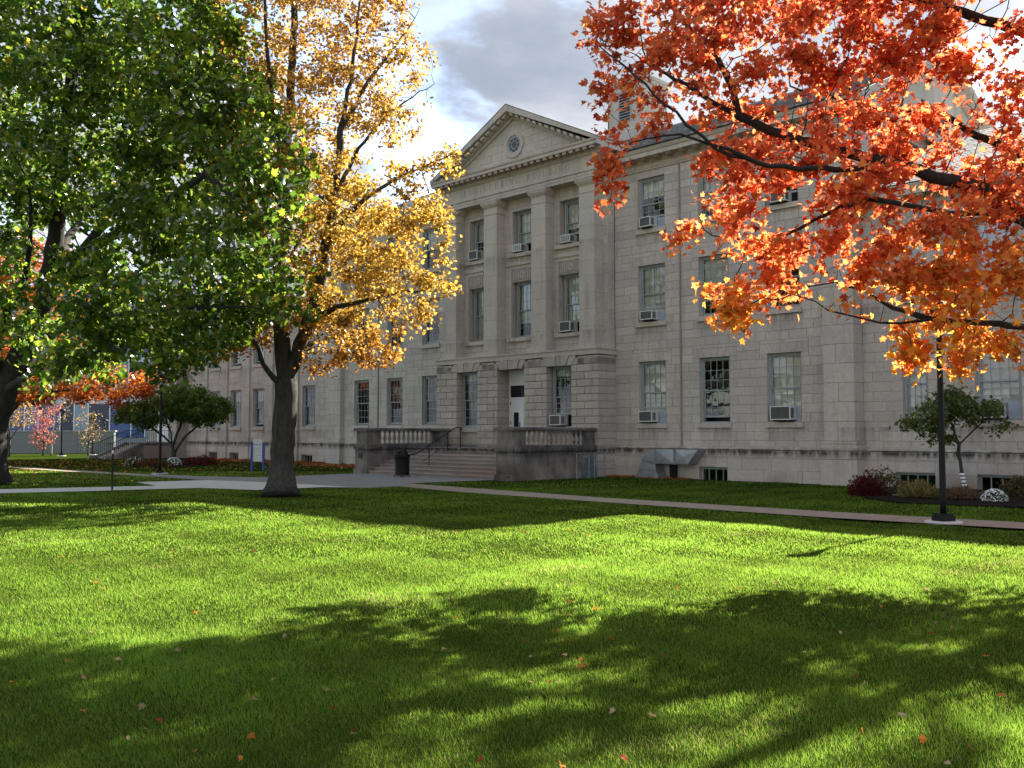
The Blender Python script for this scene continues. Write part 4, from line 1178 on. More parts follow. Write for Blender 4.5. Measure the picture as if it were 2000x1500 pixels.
ld = MB().lathe([(0.345, 0.86), (0.33, 0.90), (0.24, 0.93), (0.235, 1.00), (0.20, 1.07), (0.12, 1.115), (0.02, 1.12)], n=20).build('lid', BLACKP, can, True)
MB().box(-0.12, 0.12, -0.26, -0.235, 0.93, 1.04).build('flap', BLACK, ld)
for k in range(4):
    a = math.pi / 4 + k * math.pi / 2
    MB().tube([(0.28 * math.cos(a), 0.28 * math.sin(a), 0.1), (0.33 * math.cos(a), 0.33 * math.sin(a), 0.0)], 0.018, 6).build('foot', BLACK, can)

# ------------------------------------------------------------------ lamp posts
def lamp(loc, h, label, group='black park lamp posts'):
    t = thing('street_lamp', label, 'lamp post', (loc[0], loc[1], 0), R(20), group)
    MB().lathe([(0.36, 0.0), (0.36, 0.035), (0.33, 0.05)], n=28).build('footing', CONC_NEW, t)
    MB().box(-0.155, 0.155, -0.155, 0.155, 0.05, 0.16).box(-0.13, 0.13, -0.13, 0.13, 0.16, 0.20).build('base_cover', BLACK, t)
    MB().lathe([(0.062, 0.2), (0.062, 0.5), (0.055, h - 0.75), (0.055, h - 0.62)], n=14).build('pole', BLACK, t, True)
    MB().lathe([(0.055, h - 0.62), (0.085, h - 0.60), (0.085, h - 0.56), (0.07, h - 0.53), (0.10, h - 0.50)], n=16).build('collar', BLACK, t, True)
    MB().lathe([(0.095, h - 0.50), (0.12, h - 0.38), (0.165, h - 0.24), (0.19, h - 0.20)], n=16).build('lantern_glass', LANT, t, True)
    for k in range(4):
        a = k * math.pi / 2
        MB().tube([(0.10 * math.cos(a), 0.10 * math.sin(a), h - 0.50), (0.125 * math.cos(a), 0.125 * math.sin(a), h - 0.38), (0.195 * math.cos(a), 0.195 * math.sin(a), h - 0.2)], 0.009, 5).build('rib', BLACK, t)
    MB().lathe([(0.245, h - 0.21), (0.25, h - 0.18), (0.215, h - 0.10), (0.13, h - 0.03), (0.05, h), (0.015, h + 0.06)], n=20).build('cap', BLACK, t, True)
    return t
LANT = glass_mat('lantern glass', (0.75, 0.76, 0.74), 2.0)
lamp((8.63, 18.98), 4.5, 'tall black lamp post on concrete footing at right, its lantern among red leaves')
lamp((-15.50, 41.65), 4.45, 'black lamp post beside the narrow path, in front of the dogwood')
lamp((-35.26, 74.00, 0.04), 3.75, 'distant lamp post before the dark glass bay, leftmost of the far lamps')
lamp((-34.59, 78.00, 0.03), 3.4, 'distant lamp post standing behind the railed side stairs')
lamp((-37.07, 86.00, 0.03), 3.1, 'farthest small lamp post, lowest lantern beyond the stair landing')

# thin steel post
tp_ = (-12.46, 29.52)
st = thing('marker_post', 'thin dark green steel post at the edge of the pale path', 'post', (tp_[0], tp_[1], 0))
MB().box(-0.022, 0.022, -0.022, 0.022, 0, 1.26).build('shaft', BLACK, st)
MB().box(-0.024, 0.024, -0.024, 0.024, 1.17, 1.27).build('tip', WHITE, st)

# blue sign
sg0, sg1 = (-12.49, 45.64), (-11.73, 44.42)
sx_, sy_ = (sg0[0] + sg1[0]) / 2, (sg0[1] + sg1[1]) / 2
sign = thing('building_sign', 'pale sign panel between two blue posts on the leafy lawn', 'sign', (sx_, sy_, 0), R(-4))
for s in (-1, 1): MB().box(s * 0.28 - 0.05, s * 0.28 + 0.05, -0.05, 0.05, 0, 1.34 + (0.06 if s < 0 else 0)).build('post', BLUE, sign)
MB().box(-0.225, 0.225, -0.02, 0.02, 0.45, 1.50).build('panel', SIGNW, sign)
def words(body, size, loc, parent, mat, name='lettering'):
    cu = bpy.data.curves.new(name, 'FONT'); cu.body = body; cu.size = size; cu.align_x = 'CENTER'; cu.extrude = 0.002
    tmp = bpy.data.objects.new(name, cu); COL.objects.link(tmp)
    dg = bpy.context.evaluated_depsgraph_get(); dg.update()
    me = bpy.data.meshes.new_from_object(tmp.evaluated_get(dg)); bpy.data.objects.remove(tmp)
    me.materials.clear(); me.materials.append(mat)
    o = link(name, me, parent); o.location = loc; o.rotation_euler = (R(90), 0, 0); return o
words('Parker Hall', 0.085, (0, -0.0225, 1.24), sign, SIGNTXT)
pr = MB()
for k, wd in enumerate((0.30, 0.34, 0.26, 0.32, 0.22)): pr.box(-0.18, -0.18 + wd, -0.0225, -0.0205, 1.06 - k * 0.11, 1.072 - k * 0.11)
pr.build('small_print', AC_SIDE, sign)
MB().box(-0.02, 0.02, -0.0225, -0.0205, 1.40, 1.44).build('emblem', SIGNTXT, sign)

# ------------------------------------------------------------------ side stairs at the end of the left wing
ss = thing('side_stairs', 'stone side stairs with black picket railing at the far left end of the hall', 'steps', b2w(-37.6, EP_Y - 0.1, 0), BR)
LZ = 1.05; LV = -2.1
MB().box(-1.5, 1.5, LV, 0.0, 0.0, LZ).build('landing', STONE_STEP, ss)
MB().box(-1.62, 1.62, LV - 0.05, 0.0, LZ + 0.002, LZ + 0.10).build('landing_slab', STONE_TRIM, ss)
for k in range(7):
    z = LZ * (k + 1) / 8; y0 = LV - 2.1 + k * 0.30
    MB().box(-1.15, 1.15, y0, LV + 0.01 * k, z - LZ / 8, z).build('step', STONE_STEP, ss)
for s in (-1, 1):
    xa, xb = sorted((s * 1.16, s * 1.55))
    MB().prism([(LV - 2.7, 0.0), (LV, 0.0), (LV, LZ + 0.10), (LV - 2.2, 0.20), (LV - 2.7, 0.20)], 'x', xa, xb).build('cheek_wall', STONE_GRIME, ss)
    xr = s * 1.36
    MB().tube([(xr, LV - 2.6, 1.05), (xr, LV - 2.2, 1.08), (xr, LV, LZ + 0.95), (xr, -0.05, LZ + 0.95)], 0.025, 6).build('rail', BLACK, ss)
    for k in range(34):
        y = LV - 2.55 + k * 0.138
        zb = 0.2 if y < LV - 2.2 else 0.2 + (LZ - 0.1) * min(1, (y - LV + 2.2) / 2.2)
        zt = 1.06 if y < LV - 2.2 else 1.08 + (LZ - 0.13) * min(1, (y - LV + 2.2) / 2.2)
        MB().box(xr - 0.009, xr + 0.009, y - 0.009, y + 0.009, zb, zt).build('picket', BLACK, ss)
MB().box(-0.9, 0.9, 0.0, 0.06, LZ + 0.1, 3.5).build('doorway', WHITE, ss)

# ------------------------------------------------------------------ glass building and low wall far left
gb = thing('glass_building', 'modern building with blue glass bays and white spandrel band at far left', 'building', (-44, 90, 0), R(4))
PAL = [simple('blue glass panel %d' % i, c_, 0.12, 0.0, 0.12, 0.6) for i, c_ in enumerate(((0.07, 0.16, 0.38), (0.012, 0.02, 0.055), (0.13, 0.23, 0.34), (0.20, 0.32, 0.40), (0.03, 0.08, 0.24)))]
MB().box(-30, 9.5, 0.06, 12, 0, 16).build('wall', simple('pale cladding', (0.34, 0.38, 0.42), 0.6), gb)
for z0, z1 in ((1.4, 4.55), (5.35, 8.6), (9.4, 12.8)):
    x = -29.5; k = 0
    while x < 9:
        w_ = random.choice((1.3, 1.3, 2.0, 2.4))
        MB().box(x + 0.05, x + w_ - 0.05, -0.02, 0.05, z0, z1).build('glass_panel', random.choice(PAL), gb)
        MB().box(x - 0.045, x + 0.045, -0.09, 0.055, z0, z1).build('mullion', WHITE, gb)
        x += w_
for z0, z1 in ((4.6, 5.3), (8.65, 9.35)): MB().box(-30, 9.5, -0.12, 0.055, z0, z1).build('spandrel', simple('white spandrel', (0.5, 0.55, 0.6), 0.5), gb)
lw = thing('retaining_wall', 'long low grey green concrete wall below the glass building', 'wall', (-44, 84, 0), R(4))
b = MB()
for k in range(12): b = MB().box(-30 + k * 3.2, -30 + k * 3.2 + 3.18, 0, 0.4, 0, 1.95, random.gauss(1, 0.03)); b.build('panel', simple('grey green concrete', (0.20, 0.215, 0.20), 0.9) if k == 0 else bpy.data.materials['grey green concrete'], lw)
MB().box(-30.05, 8.5, -0.05, 0.45, 1.952, 2.03).build('coping', STONE_TRIM, lw)

# ------------------------------------------------------------------ trees
def unit(v): return v / (np.linalg.norm(v, axis=-1, keepdims=True) + 1e-9)

SEED = []
def grow(paths, att, step=0.35, kill=0.5, infl=2.6, iters=160, jit=0.18, cap=22000):
    """space colonisation from given limb paths towards attraction points"""
    pos, par = [], []; SEED.clear()
    for pi, path in enumerate(paths):
        pts = [np.array(p, float) for p in path]
        prev = -1
        if pi > 0:
            A = np.array(pos); prev = int(np.argmin(((A - pts[0]) ** 2).sum(1)))
            if np.linalg.norm(A[prev] - pts[0]) > step * 0.5: pts = [A[prev]] + pts
            else: pts = [A[prev]] + pts[1:]
        else:
            pos.append(pts[0]); par.append(-1); prev = 0
        st0 = len(pos)
        for a, b_ in zip(pts[:-1], pts[1:]):
            n = max(1, int(round(np.linalg.norm(b_ - a) / step)))
            for k in range(1, n + 1):
                p = a + (b_ - a) * k / n + rng.normal(0, 0.018, 3)
                pos.append(p); par.append(prev); prev = len(pos) - 1
        SEED.append((st0, len(pos)))
    P = np.array(pos); att = np.array(att, float)
    d2 = np.full(len(att), 1e9); idx = np.zeros(len(att), int)
    def upd(new, base):
        for s in range(0, len(new), 200):
            D = ((att[:, None, :] - new[None, s:s + 200]) ** 2).sum(2); j = D.argmin(1); m_ = D[np.arange(len(att)), j]
            u = m_ < d2; d2[u] = m_[u]; idx[u] = base + s + j[u]
    upd(P, 0)
    kids = {}
    for it in range(iters):
        al = d2 > kill * kill
        att, d2, idx = att[al], d2[al], idx[al]
        if len(att) == 0 or len(P) > cap: break
        act = d2 < infl * infl
        if not act.any():
            infl *= 1.5
            if infl > 30: break
            continue
        src = idx[act]; dirs = unit(att[act] - P[src])
        un, inv = np.unique(src, return_inverse=True)
        acc = np.zeros((len(un), 3)); np.add.at(acc, inv, dirs)
        acc = unit(acc) + rng.normal(0, jit, acc.shape); acc = unit(acc)
        new = P[un] + acc * step
        ok = []
        for i, u in enumerate(un):
            ks = kids.setdefault(int(u), [])
            if any(np.linalg.norm(new[i] - q) < step * 0.35 for q in ks) or len(ks) >= 3: ok.append(False); continue
            ks.append(new[i]); ok.append(True)
        ok = np.array(ok)
        if not ok.any():
            # drop stalled attractors
            keep = ~np.isin(np.arange(len(att)), np.where(act)[0])
            att, d2, idx = att[keep], d2[keep], idx[keep]
            if len(att) == 0: break
            continue
        new = new[ok]; base = len(P)
        P = np.vstack([P, new]); par += [int(u) for u in un[ok]]
        upd(new, base)
    return P, np.array(par)

def radii(P, par, R0, tip=0.006, zf=0.0, flare=0.0, fh=0.35, limbs=()):
    n = len(P); ch = np.zeros(n, int); cnt = np.zeros(n)
    for i in range(n):
        if par[i] >= 0: ch[par[i]] += 1
    cnt[ch == 0] = 1
    depth = np.zeros(n, int)
    for i in range(n - 1, 0, -1):
        pass
    order_ = np.argsort(np.argsort(np.arange(n)))
    # parents always precede children
    for i in range(n - 1, -1, -1):
        if cnt[i] == 0: cnt[i] = 1
        if par[i] >= 0: cnt[par[i]] += cnt[i]
        if par[i] >= 0: depth[par[i]] = max(depth[par[i]], depth[i] + 1)
    ex = math.log(R0 / tip) / math.log(max(cnt[0], 2))
    r = tip * cnt ** ex
    r = np.minimum(r, R0)
    for (a, b_), Rl in zip(SEED, limbs):
        if Rl: r[a:b_] = np.maximum(r[a:b_], Rl * (1 - 0.86 * np.linspace(0, 1, b_ - a) ** 0.8))
    if flare: r = r * (1 + flare * np.exp(-(P[:, 2] - P[0, 2]) / fh))
    return r, cnt, depth

def chains(P, par, r):
    n = len(P); kids = [[] for _ in range(n)]
    for i in range(n):
        if par[i] >= 0: kids[par[i]].append(i)
    out = []; stack = [(0, None)]
    while stack:
        s, p = stack.pop()
        c = [] if p is None else [p]
        c.append(s); cur = s
        while kids[cur]:
            ks = sorted(kids[cur], key=lambda k: -r[k])
            for k in ks[1:]: stack.append((k, cur))
            cur = ks[0]; c.append(cur)
        out.append(c)
    return out

def wood(tree, P, par, r, mat, o0, branch_min=0.045, maxb=40, lumpy=0.0):
    cs = chains(P, par, r)
    cs.sort(key=lambda c: -r[c[1] if len(c) > 1 else c[0]])
    tw = MB(); nb = 0
    for ci, c in enumerate(cs):
        pts = [P[i] - o0 for i in c]
        rr = [float(r[i]) for i in c]
        if ci > 0: rr[0] = min(rr[0], rr[1] * 1.25)
        nside = 16 if ci == 0 else 10 if rr[min(1, len(rr) - 1)] > 0.05 else 6 if rr[min(1, len(rr) - 1)] > 0.018 else 4
        if ci == 0:
            mb = MB(); mb.tube(pts, rr, nside)
            if lumpy:
                mb.v = [(x + random.gauss(0, lumpy), y + random.gauss(0, lumpy), z) for x, y, z in mb.v]
            mb.build('trunk', mat, tree, True)
        elif rr[min(1, len(rr) - 1)] > branch_min and nb < maxb:
            MB().tube(pts, rr, nside).build('branch', mat, tree, True); nb += 1
        elif len(pts) > 1: tw.tube(pts, rr, nside, caps=False)
    if tw.v: tw.build('twigs', mat, tree, True, kind='stuff')

_half = [(0.0, 0.0), (0.24, -0.07), (0.20, 0.10), (0.50, 0.20), (0.36, 0.33), (0.50, 0.66), (0.24, 0.57), (0.13, 0.74), (0.0, 1.0)]
_half_s = [(0.0, 0.0), (0.42, 0.08), (0.30, 0.30), (0.48, 0.64), (0.20, 0.62), (0.0, 1.0)]
_half_y = [(0.0, 0.0), (0.42, 0.10), (0.26, 0.33), (0.44, 0.68), (0.0, 1.0)]
_half_o = [(0.0, 0.0), (0.30, 0.25), (0.30, 0.6), (0.0, 1.0)]
def leaf_shape(half):
    out = half + [(-x, y) for x, y in half[-2:0:-1]]
    v = np.array([(0.0, 0.38)] + out); n = len(out)
    z = 0.22 * np.abs(v[:, 0]) - 0.16 * v[:, 1] ** 2
    V3 = np.column_stack([v[:, 0], v[:, 1], z])
    F = np.array([(0, 1 + k, 1 + (k + 1) % n) for k in range(n)])
    return V3, F
MAPLE, MAPLE_S, MAPLE_F, OVAL = leaf_shape(_half), leaf_shape(_half_s), leaf_shape(_half_y), leaf_shape(_half_o)

def leaf_frames(n, outward, up=0.75, spread=0.75, droop=0.5):
    N = unit(np.array([0, 0, up]) + rng.normal(0, spread, (n, 3)))
    d = outward + rng.normal(0, 0.7, (n, 3)); d[:, 2] -= droop
    d = d - N * (d * N).sum(1, keepdims=True); Y = unit(d); X = np.cross(Y, N)
    return np.stack([X, Y, N], 2)          # columns

def leaf_mesh(name, pos, fr, size, cols, shape, mat, parent, o0, kind='stuff'):
    V3, F = shape; n = len(pos); k = len(V3)
    curl = rng.uniform(0.4, 1.9, n)
    base = np.repeat(V3[None], n, 0).copy(); base[:, :, 2] *= curl[:, None]
    base[:, :, 0] *= rng.uniform(0.82, 1.12, n)[:, None]
    verts = np.einsum('nij,nkj->nki', fr, base) * size[:, None, None] + (pos - o0)[:, None, :]
    faces = (F[None] + (np.arange(n) * k)[:, None, None]).reshape(-1, 3)
    return np_mesh(name, verts.reshape(-1, 3), faces, mat, np.repeat(cols, len(F), 0), kind, parent)

def single_leaves(tree, pos, fr, size, cols, shape, mat, o0, count, vis):
    """the leaves that show largest, one object each, sharing a few meshes; returns the mask of those used"""
    px = 1000 + F_PX * pos[:, 0] / np.maximum(pos[:, 1], 0.5); py = 846 - F_PX * (pos[:, 2] - 1.8) / np.maximum(pos[:, 1], 0.5)
    facing = np.abs((fr[:, :, 2] * unit(pos - np.array([0, 0, 1.8]))).sum(1))
    sc = size / pos[:, 1] * (0.3 + facing)
    sc[(px < 5) | (px > 1995) | (py < 5) | (py > 1495)] = 0
    top = np.argsort(-sc)[:count]
    NV = 10
    km = cols[top]; lum = np.argsort(np.argsort(km @ np.array([0.4, 1.0, 0.3])))
    bins = (lum * NV // max(1, len(top))).astype(int)
    V3, F = shape
    for b_ in range(NV):
        sel = top[bins == b_]
        if len(sel) == 0: continue
        c = cols[sel].mean(0)
        me = bpy.data.meshes.new('leaf')
        vv = V3.copy(); vv[:, 2] *= 0.6 + 0.12 * b_
        me.from_pydata([tuple(q) for q in vv], [], [tuple(int(t) for t in q) for q in F])
        at = me.attributes.new('col', 'FLOAT_COLOR', 'FACE'); cc_ = np.ones((len(F), 4), np.float32); cc_[:, :3] = c; at.data.foreach_set('color', cc_.ravel())
        me.materials.append(mat)
        for i in sel:
            o = bpy.data.objects.new('leaf', me); COL.objects.link(o); o.parent = tree
            M = Matrix([[*(fr[i][a] * size[i]), pos[i][a] - o0[a]] for a in range(3)] + [[0, 0, 0, 1]])
            o.matrix_local = M
    mask = np.zeros(len(pos), bool); mask[top] = True
    return mask

def blob_points(blobs, n):
    """points spread through ellipsoids (centre, radii, weight), denser near their surface"""
    w = np.array([b_[2] * b_[1][0] * b_[1][1] * b_[1][2] for b_ in blobs]) ** 0.6; w /= w.sum()
    k = rng.choice(len(blobs), n, p=w)
    d = unit(rng.normal(0, 1, (n, 3))); rr = rng.uniform(0, 1, (n, 1)) ** 0.45
    c = np.array([blobs[i][0] for i in k]); r = np.array([blobs[i][1] for i in k])
    return c + d * rr * r

def twig_leaves(P, par, r, cnt, depth, total, maxdepth=3, scatter=0.22, clump=0.8):
    ok = np.where(depth <= maxdepth)[0]; ok = ok[ok > 3]
    w = rng.gamma(clump, 1.0, len(ok)); k = rng.choice(ok, total, p=w / w.sum())
    # bunch leaves so that crowns show light and dark clumps
    pos = P[k] + rng.normal(0, scatter, (total, 3)) * np.array([1, 1, 0.75])
    dirn = np.where(par[k][:, None] >= 0, P[k] - P[par[k]], 0)
    return pos, unit(dirn)

def mixcol(n, cols, w, jit=0.18):
    cols = np.array(cols); k = rng.choice(len(cols), n, p=np.array(w) / sum(w))
    c = cols[k] * rng.normal(1, jit, (n, 1)).clip(0.5, 1.6)
    return np.clip(c, 0.001, 0.9)

def px(c, d, rp, rd):
    return None

# --- the yellow maple in the middle of the lawn
o0 = np.array((-6.57, 26.91, 0.00))
yel = thing('maple_tree', 'tall golden yellow maple with stout grey trunk on the shaded lawn edge', 'tree', tuple(o0))
yp = [[(-6.57, 26.91, 0.00), (-6.64, 27.30, 1.00), (-6.58, 27.30, 2.18), (-6.53, 27.30, 3.22), (-6.66, 27.30, 4.12), (-6.78, 27.30, 5.46), (-6.78, 27.40, 7.29), (-6.71, 27.50, 9.14), (-6.64, 27.50, 10.98), (-6.52, 27.50, 13.15), (-6.43, 27.50, 15.96), (-6.38, 27.50, 17.85)],
      [(-6.53, 27.30, 3.22), (-6.19, 27.20, 4.11), (-5.91, 27.10, 4.99), (-5.56, 26.90, 6.00), (-5.29, 26.80, 7.31), (-5.08, 26.80, 8.65), (-4.91, 26.80, 10.60), (-4.60, 26.80, 12.55), (-4.39, 26.80, 14.68)],
      [(-6.57, 27.30, 3.07), (-6.84, 27.00, 3.38), (-7.09, 26.80, 3.81), (-7.17, 26.60, 4.20), (-7.49, 26.40, 4.76), (-7.86, 26.20, 5.17)],
      [(-5.91, 27.10, 4.99), (-4.94, 26.60, 5.37), (-4.01, 26.20, 5.53), (-2.97, 25.90, 5.70), (-2.10, 25.60, 5.66)],
      [(-5.29, 26.80, 7.31), (-4.35, 26.40, 8.26), (-3.29, 26.00, 8.88), (-2.25, 25.60, 9.20), (-1.68, 25.40, 9.43)],
      [(-5.08, 26.80, 8.65), (-4.44, 26.90, 10.03), (-3.60, 27.20, 11.18), (-2.74, 27.50, 11.91), (-2.29, 27.60, 12.18)],
      [(-4.91, 26.80, 10.60), (-4.24, 27.40, 12.18), (-3.40, 27.90, 13.63), (-2.82, 28.20, 14.71)],
      [(-6.78, 27.40, 7.29), (-7.66, 27.90, 8.62), (-8.23, 28.20, 10.27), (-8.55, 28.40, 12.24)],
      [(-6.71, 27.50, 9.14), (-7.06, 27.20, 11.49), (-7.19, 27.00, 13.55), (-7.29, 27.00, 15.39)],
      [(-6.78, 27.30, 5.46), (-6.89, 28.60, 6.89), (-6.54, 29.80, 8.43), (-5.71, 30.60, 9.28)],
      [(-6.19, 27.20, 4.11), (-5.57, 28.40, 4.68), (-4.97, 29.40, 5.10)]]
S = 27.3 / 1842
yb = [((-6.68, 27.60, 9.62), (4.0*0.55, 2.6, 3.2), 1.0), ((-4.69, 27.40, 11.87), (1.8, 2.2, 2.4), 1.2), ((-6.66, 27.30, 13.68), (2.4, 2.6, 2.8), 1.2), ((-4.90, 27.60, 14.44), (2.0, 2.2, 2.2), 1.2), ((-7.68, 27.80, 12.17), (1.2, 1.8, 2.4), 1.0),
      ((-3.22, 27.70, 12.76), (0.95, 1.1, 1.2), 0.9), ((-3.60, 27.20, 10.88), (1.1, 1.3, 0.9), 0.8), ((-4.01, 27.80, 14.21), (0.9, 1.3, 1.1), 0.8), ((-2.62, 27.80, 13.11), (0.45, 0.6, 0.5), 0.35), ((-2.74, 27.50, 11.91), (0.5, 0.6, 0.35), 0.35),
      ((-4.37, 26.60, 7.13), (2.1, 2.1, 1.6), 1.5), ((-2.83, 25.80, 8.25), (1.1, 1.4, 1.0), 1.5), ((-1.90, 25.50, 9.31), (0.65, 0.9, 0.6), 1.6), ((-5.26, 26.60, 8.45), (1.5, 2.0, 1.3), 1.2),
      ((-3.44, 26.20, 6.18), (1.5, 1.6, 0.95), 1.7), ((-2.10, 25.60, 5.80), (0.75, 0.9, 0.38), 1.6), ((-1.83, 25.70, 7.37), (0.35, 0.6, 0.55), 1.0), ((-3.00, 26.20, 5.03), (1.2, 1.2, 0.55), 1.5), ((-4.53, 26.80, 4.81), (1.4, 1.6, 0.6), 1.5), ((-4.06, 26.60, 4.06), (0.95, 1.1, 0.42), 1.3), ((-5.25, 26.80, 3.93), (0.6, 0.9, 0.35), 0.8),
      ((-5.94, 27.20, 5.75), (1.3, 2.2, 1.2), 0.9), ((-7.69, 26.60, 4.64), (0.8, 1.1, 0.55), 1.0), ((-8.08, 26.50, 4.05), (0.45, 0.7, 0.22), 0.6), ((-7.54, 27.60, 6.11), (1.0, 1.5, 1.2), 0.8), ((-6.75, 27.50, 17.06), (2.6, 2.8, 2.2), 0.9), ((-5.67, 30.40, 8.56), (1.8, 1.4, 2.0), 0.7), ((-7.27, 30.00, 10.81), (2.2, 1.4, 3.0), 0.6)]
P, par = grow(yp, blob_points(yb, 3400), 0.30, 0.34, 2.4)
r, cnt, dep_ = radii(P, par, 0.325, 0.005, flare=0.85, limbs=(0.32, 0.18, 0.12, 0.10, 0.10, 0.07, 0.07, 0.08, 0.08, 0.1, 0.1))
wood(yel, P, par, r, BARK, o0, lumpy=0.008)
NY = 54000
pos, out = twig_leaves(P, par, r, cnt, dep_, NY, 3, 0.14, 1.5)
keep = rng.uniform(0, 1, NY) < np.where(pos[:, 2] > 9.5, 0.72, 1.0); pos, out = pos[keep], out[keep]; NY = len(pos)
size = rng.uniform(0.075, 0.125, NY)
cols = mixcol(NY, [(0.32, 0.195, 0.026), (0.36, 0.24, 0.040), (0.26, 0.13, 0.022), (0.15, 0.105, 0.026), (0.38, 0.285, 0.085)], (4, 4, 1.6, 1.6, 1.6))
hi = np.clip((pos[:, 2] - 9.0) / 6.0, 0, 1)[:, None]                 # upper crown turned a rustier orange
cols = cols * (1 - hi * np.array([0.0, 0.10, -0.35]))
lowr = np.clip((5.4 - pos[:, 2]) / 2.2, 0, 1)[:, None]
cols = cols * (1 - lowr * np.array([0.0, 0.30, 0.2]))
fr = leaf_frames(NY, out)
leaf_mesh('foliage', pos, fr, size, cols, MAPLE_F, LEAF_GOLD, yel, o0)

# --- the big green maple on the left
o0 = np.array((-18.13, 33.00, 0.00))
grn = thing('maple_tree', 'broad dark green maple with thick black trunk at the left edge', 'tree', tuple(o0))
gp_ = [[(-18.13, 33.00, 0.00), (-18.20, 33.00, 1.19), (-18.15, 33.00, 2.26), (-17.58, 32.68, 3.33), (-16.75, 32.21, 4.53), (-16.01, 31.73, 5.71), (-15.54, 31.42, 6.70), (-15.02, 30.78, 8.64), (-14.53, 30.15, 10.85), (-14.19, 29.83, 13.27), (-14.08, 29.83, 15.80), (-13.97, 29.83, 18.18)],
       [(-16.01, 31.73, 5.71), (-14.97, 30.78, 6.69), (-13.88, 29.83, 7.44), (-12.66, 28.88, 7.74), (-11.13, 27.62, 7.94), (-9.70, 26.35, 8.39), (-8.38, 25.40, 8.86), (-7.36, 24.77, 8.96)],
       [(-13.88, 29.83, 7.44), (-12.65, 29.20, 8.45), (-11.62, 28.57, 9.42), (-10.47, 27.93, 10.81), (-9.36, 27.30, 12.14)],
       [(-17.58, 32.68, 3.33), (-17.63, 31.73, 4.67), (-16.47, 30.78, 5.93), (-15.50, 29.83, 6.79), (-14.96, 29.04, 7.94), (-14.67, 28.25, 9.34)],
       [(-16.75, 32.21, 4.53), (-14.47, 30.15, 5.18), (-12.49, 28.25, 5.28), (-10.50, 26.35, 5.19), (-8.79, 24.77, 5.12), (-7.41, 23.82, 4.99), (-6.20, 23.19, 4.91)],
       [(-17.58, 32.68, 3.33), (-14.62, 29.20, 3.80), (-12.34, 26.98, 4.09), (-10.25, 25.09, 4.07)],
       [(-18.15, 33.00, 2.26), (-19.02, 33.00, 3.70), (-20.52, 33.00, 5.50), (-22.20, 33.00, 7.31), (-24.07, 33.00, 9.14)],
       [(-19.02, 33.00, 3.70), (-21.63, 35.37, 6.54), (-23.53, 36.96, 10.43), (-24.60, 37.75, 15.25)],
       [(-15.54, 31.42, 6.70), (-16.86, 35.37, 9.08), (-17.15, 38.54, 11.65), (-16.90, 40.91, 14.54)],
       [(-8.38, 25.40, 8.86), (-7.02, 24.14, 7.70), (-5.93, 23.50, 7.03), (-5.21, 23.19, 6.83)],
       [(-11.13, 27.62, 7.94), (-8.80, 25.09, 7.24), (-7.21, 23.50, 6.64)]]
gbl = [((-12.79, 28.25, 11.86), (4.4, 4.5, 3.8), 1.0), ((-9.29, 26.67, 11.75), (2.2, 3.0, 2.8), 1.4), ((-10.98, 28.25, 14.74), (3.0, 3.4, 2.4), 1.2), ((-14.72, 28.25, 14.09), (3.4, 3.6, 3.0), 1.0), ((-7.84, 25.40, 9.99), (1.7, 2.2, 1.9), 1.6), ((-6.46, 24.45, 8.73), (1.15, 1.7, 1.3), 1.6),
       ((-8.83, 26.98, 13.54), (0.9, 1.8, 1.5), 1.2), ((-5.97, 23.66, 6.93), (0.95, 1.4, 1.1), 1.6), ((-5.48, 23.50, 7.55), (0.4, 0.8, 0.8), 1.0), ((-6.79, 23.82, 6.57), (1.9, 2.2, 1.6), 1.6), ((-5.86, 23.34, 5.19), (0.75, 1.0, 0.7), 1.5), ((-8.01, 24.45, 5.21), (2.0, 2.0, 1.0), 1.6), ((-8.96, 24.93, 3.91), (1.2, 1.4, 0.75), 1.5),
       ((-7.14, 23.82, 4.34), (0.6, 0.9, 0.4), 1.2), ((-10.65, 26.03, 5.01), (1.9, 2.0, 1.1), 1.1), ((-12.34, 26.98, 3.94), (1.5, 1.6, 0.7), 0.8), ((-14.29, 28.25, 3.73), (0.7, 1.0, 0.6), 0.7), ((-10.24, 26.67, 7.73), (2.4, 2.6, 1.6), 1.1), ((-14.38, 29.04, 10.03), (2.6, 3.0, 1.8), 0.8),
       ((-20.35, 33.00, 11.71), (3.8, 4.5, 5.0), 0.35), ((-23.59, 33.00, 10.79), (4.0, 4.5, 4.5), 0.2), ((-14.16, 29.83, 18.86), (4.6, 4.8, 3.0), 0.35), ((-17.78, 39.33, 14.71), (4.5, 3.0, 4.5), 0.3), ((-22.12, 34.58, 19.01), (4, 4.5, 3.5), 0.15), ((-15.17, 28.25, 7.61), (1.0, 1.5, 0.8), 0.4), ((-13.5, 38.5, 7.0), (3.6, 3.0, 2.4), 0.9), ((-16.5, 36.5, 5.6), (2.4, 2.2, 1.4), 0.9), ((-12.91, 29.50, 6.89), (1.3, 1.5, 0.8), 0.8), ((-15.12, 29.50, 5.11), (1.3, 1.4, 0.9), 1.0), ((-16.07, 30.00, 6.48), (1.4, 1.4, 0.9), 1.0), ((-16.86, 31.00, 9.73), (2.2, 2.0, 1.6), 0.9), ((-14.33, 28.50, 3.36), (0.7, 0.8, 0.4), 1.2), ((-17.93, 31.00, 5.62), (1.5, 1.5, 1.5), 0.8), ((-10.14, 27.50, 9.60), (2.2, 2.2, 1.8), 1.2), ((-12.80, 30.00, 14.35), (2.6, 2.6, 2.2), 1.0), ((-7.62, 26.00, 11.65), (0.7, 1.2, 1.0), 1.2), ((-4.91, 23.00, 5.90), (0.2, 0.4, 0.3), 0.5)]  # includes a hidden rear crown blob added to shade the trunk
P, par = grow(gp_, blob_points(gbl, 4600), 0.40, 0.42, 3.2)
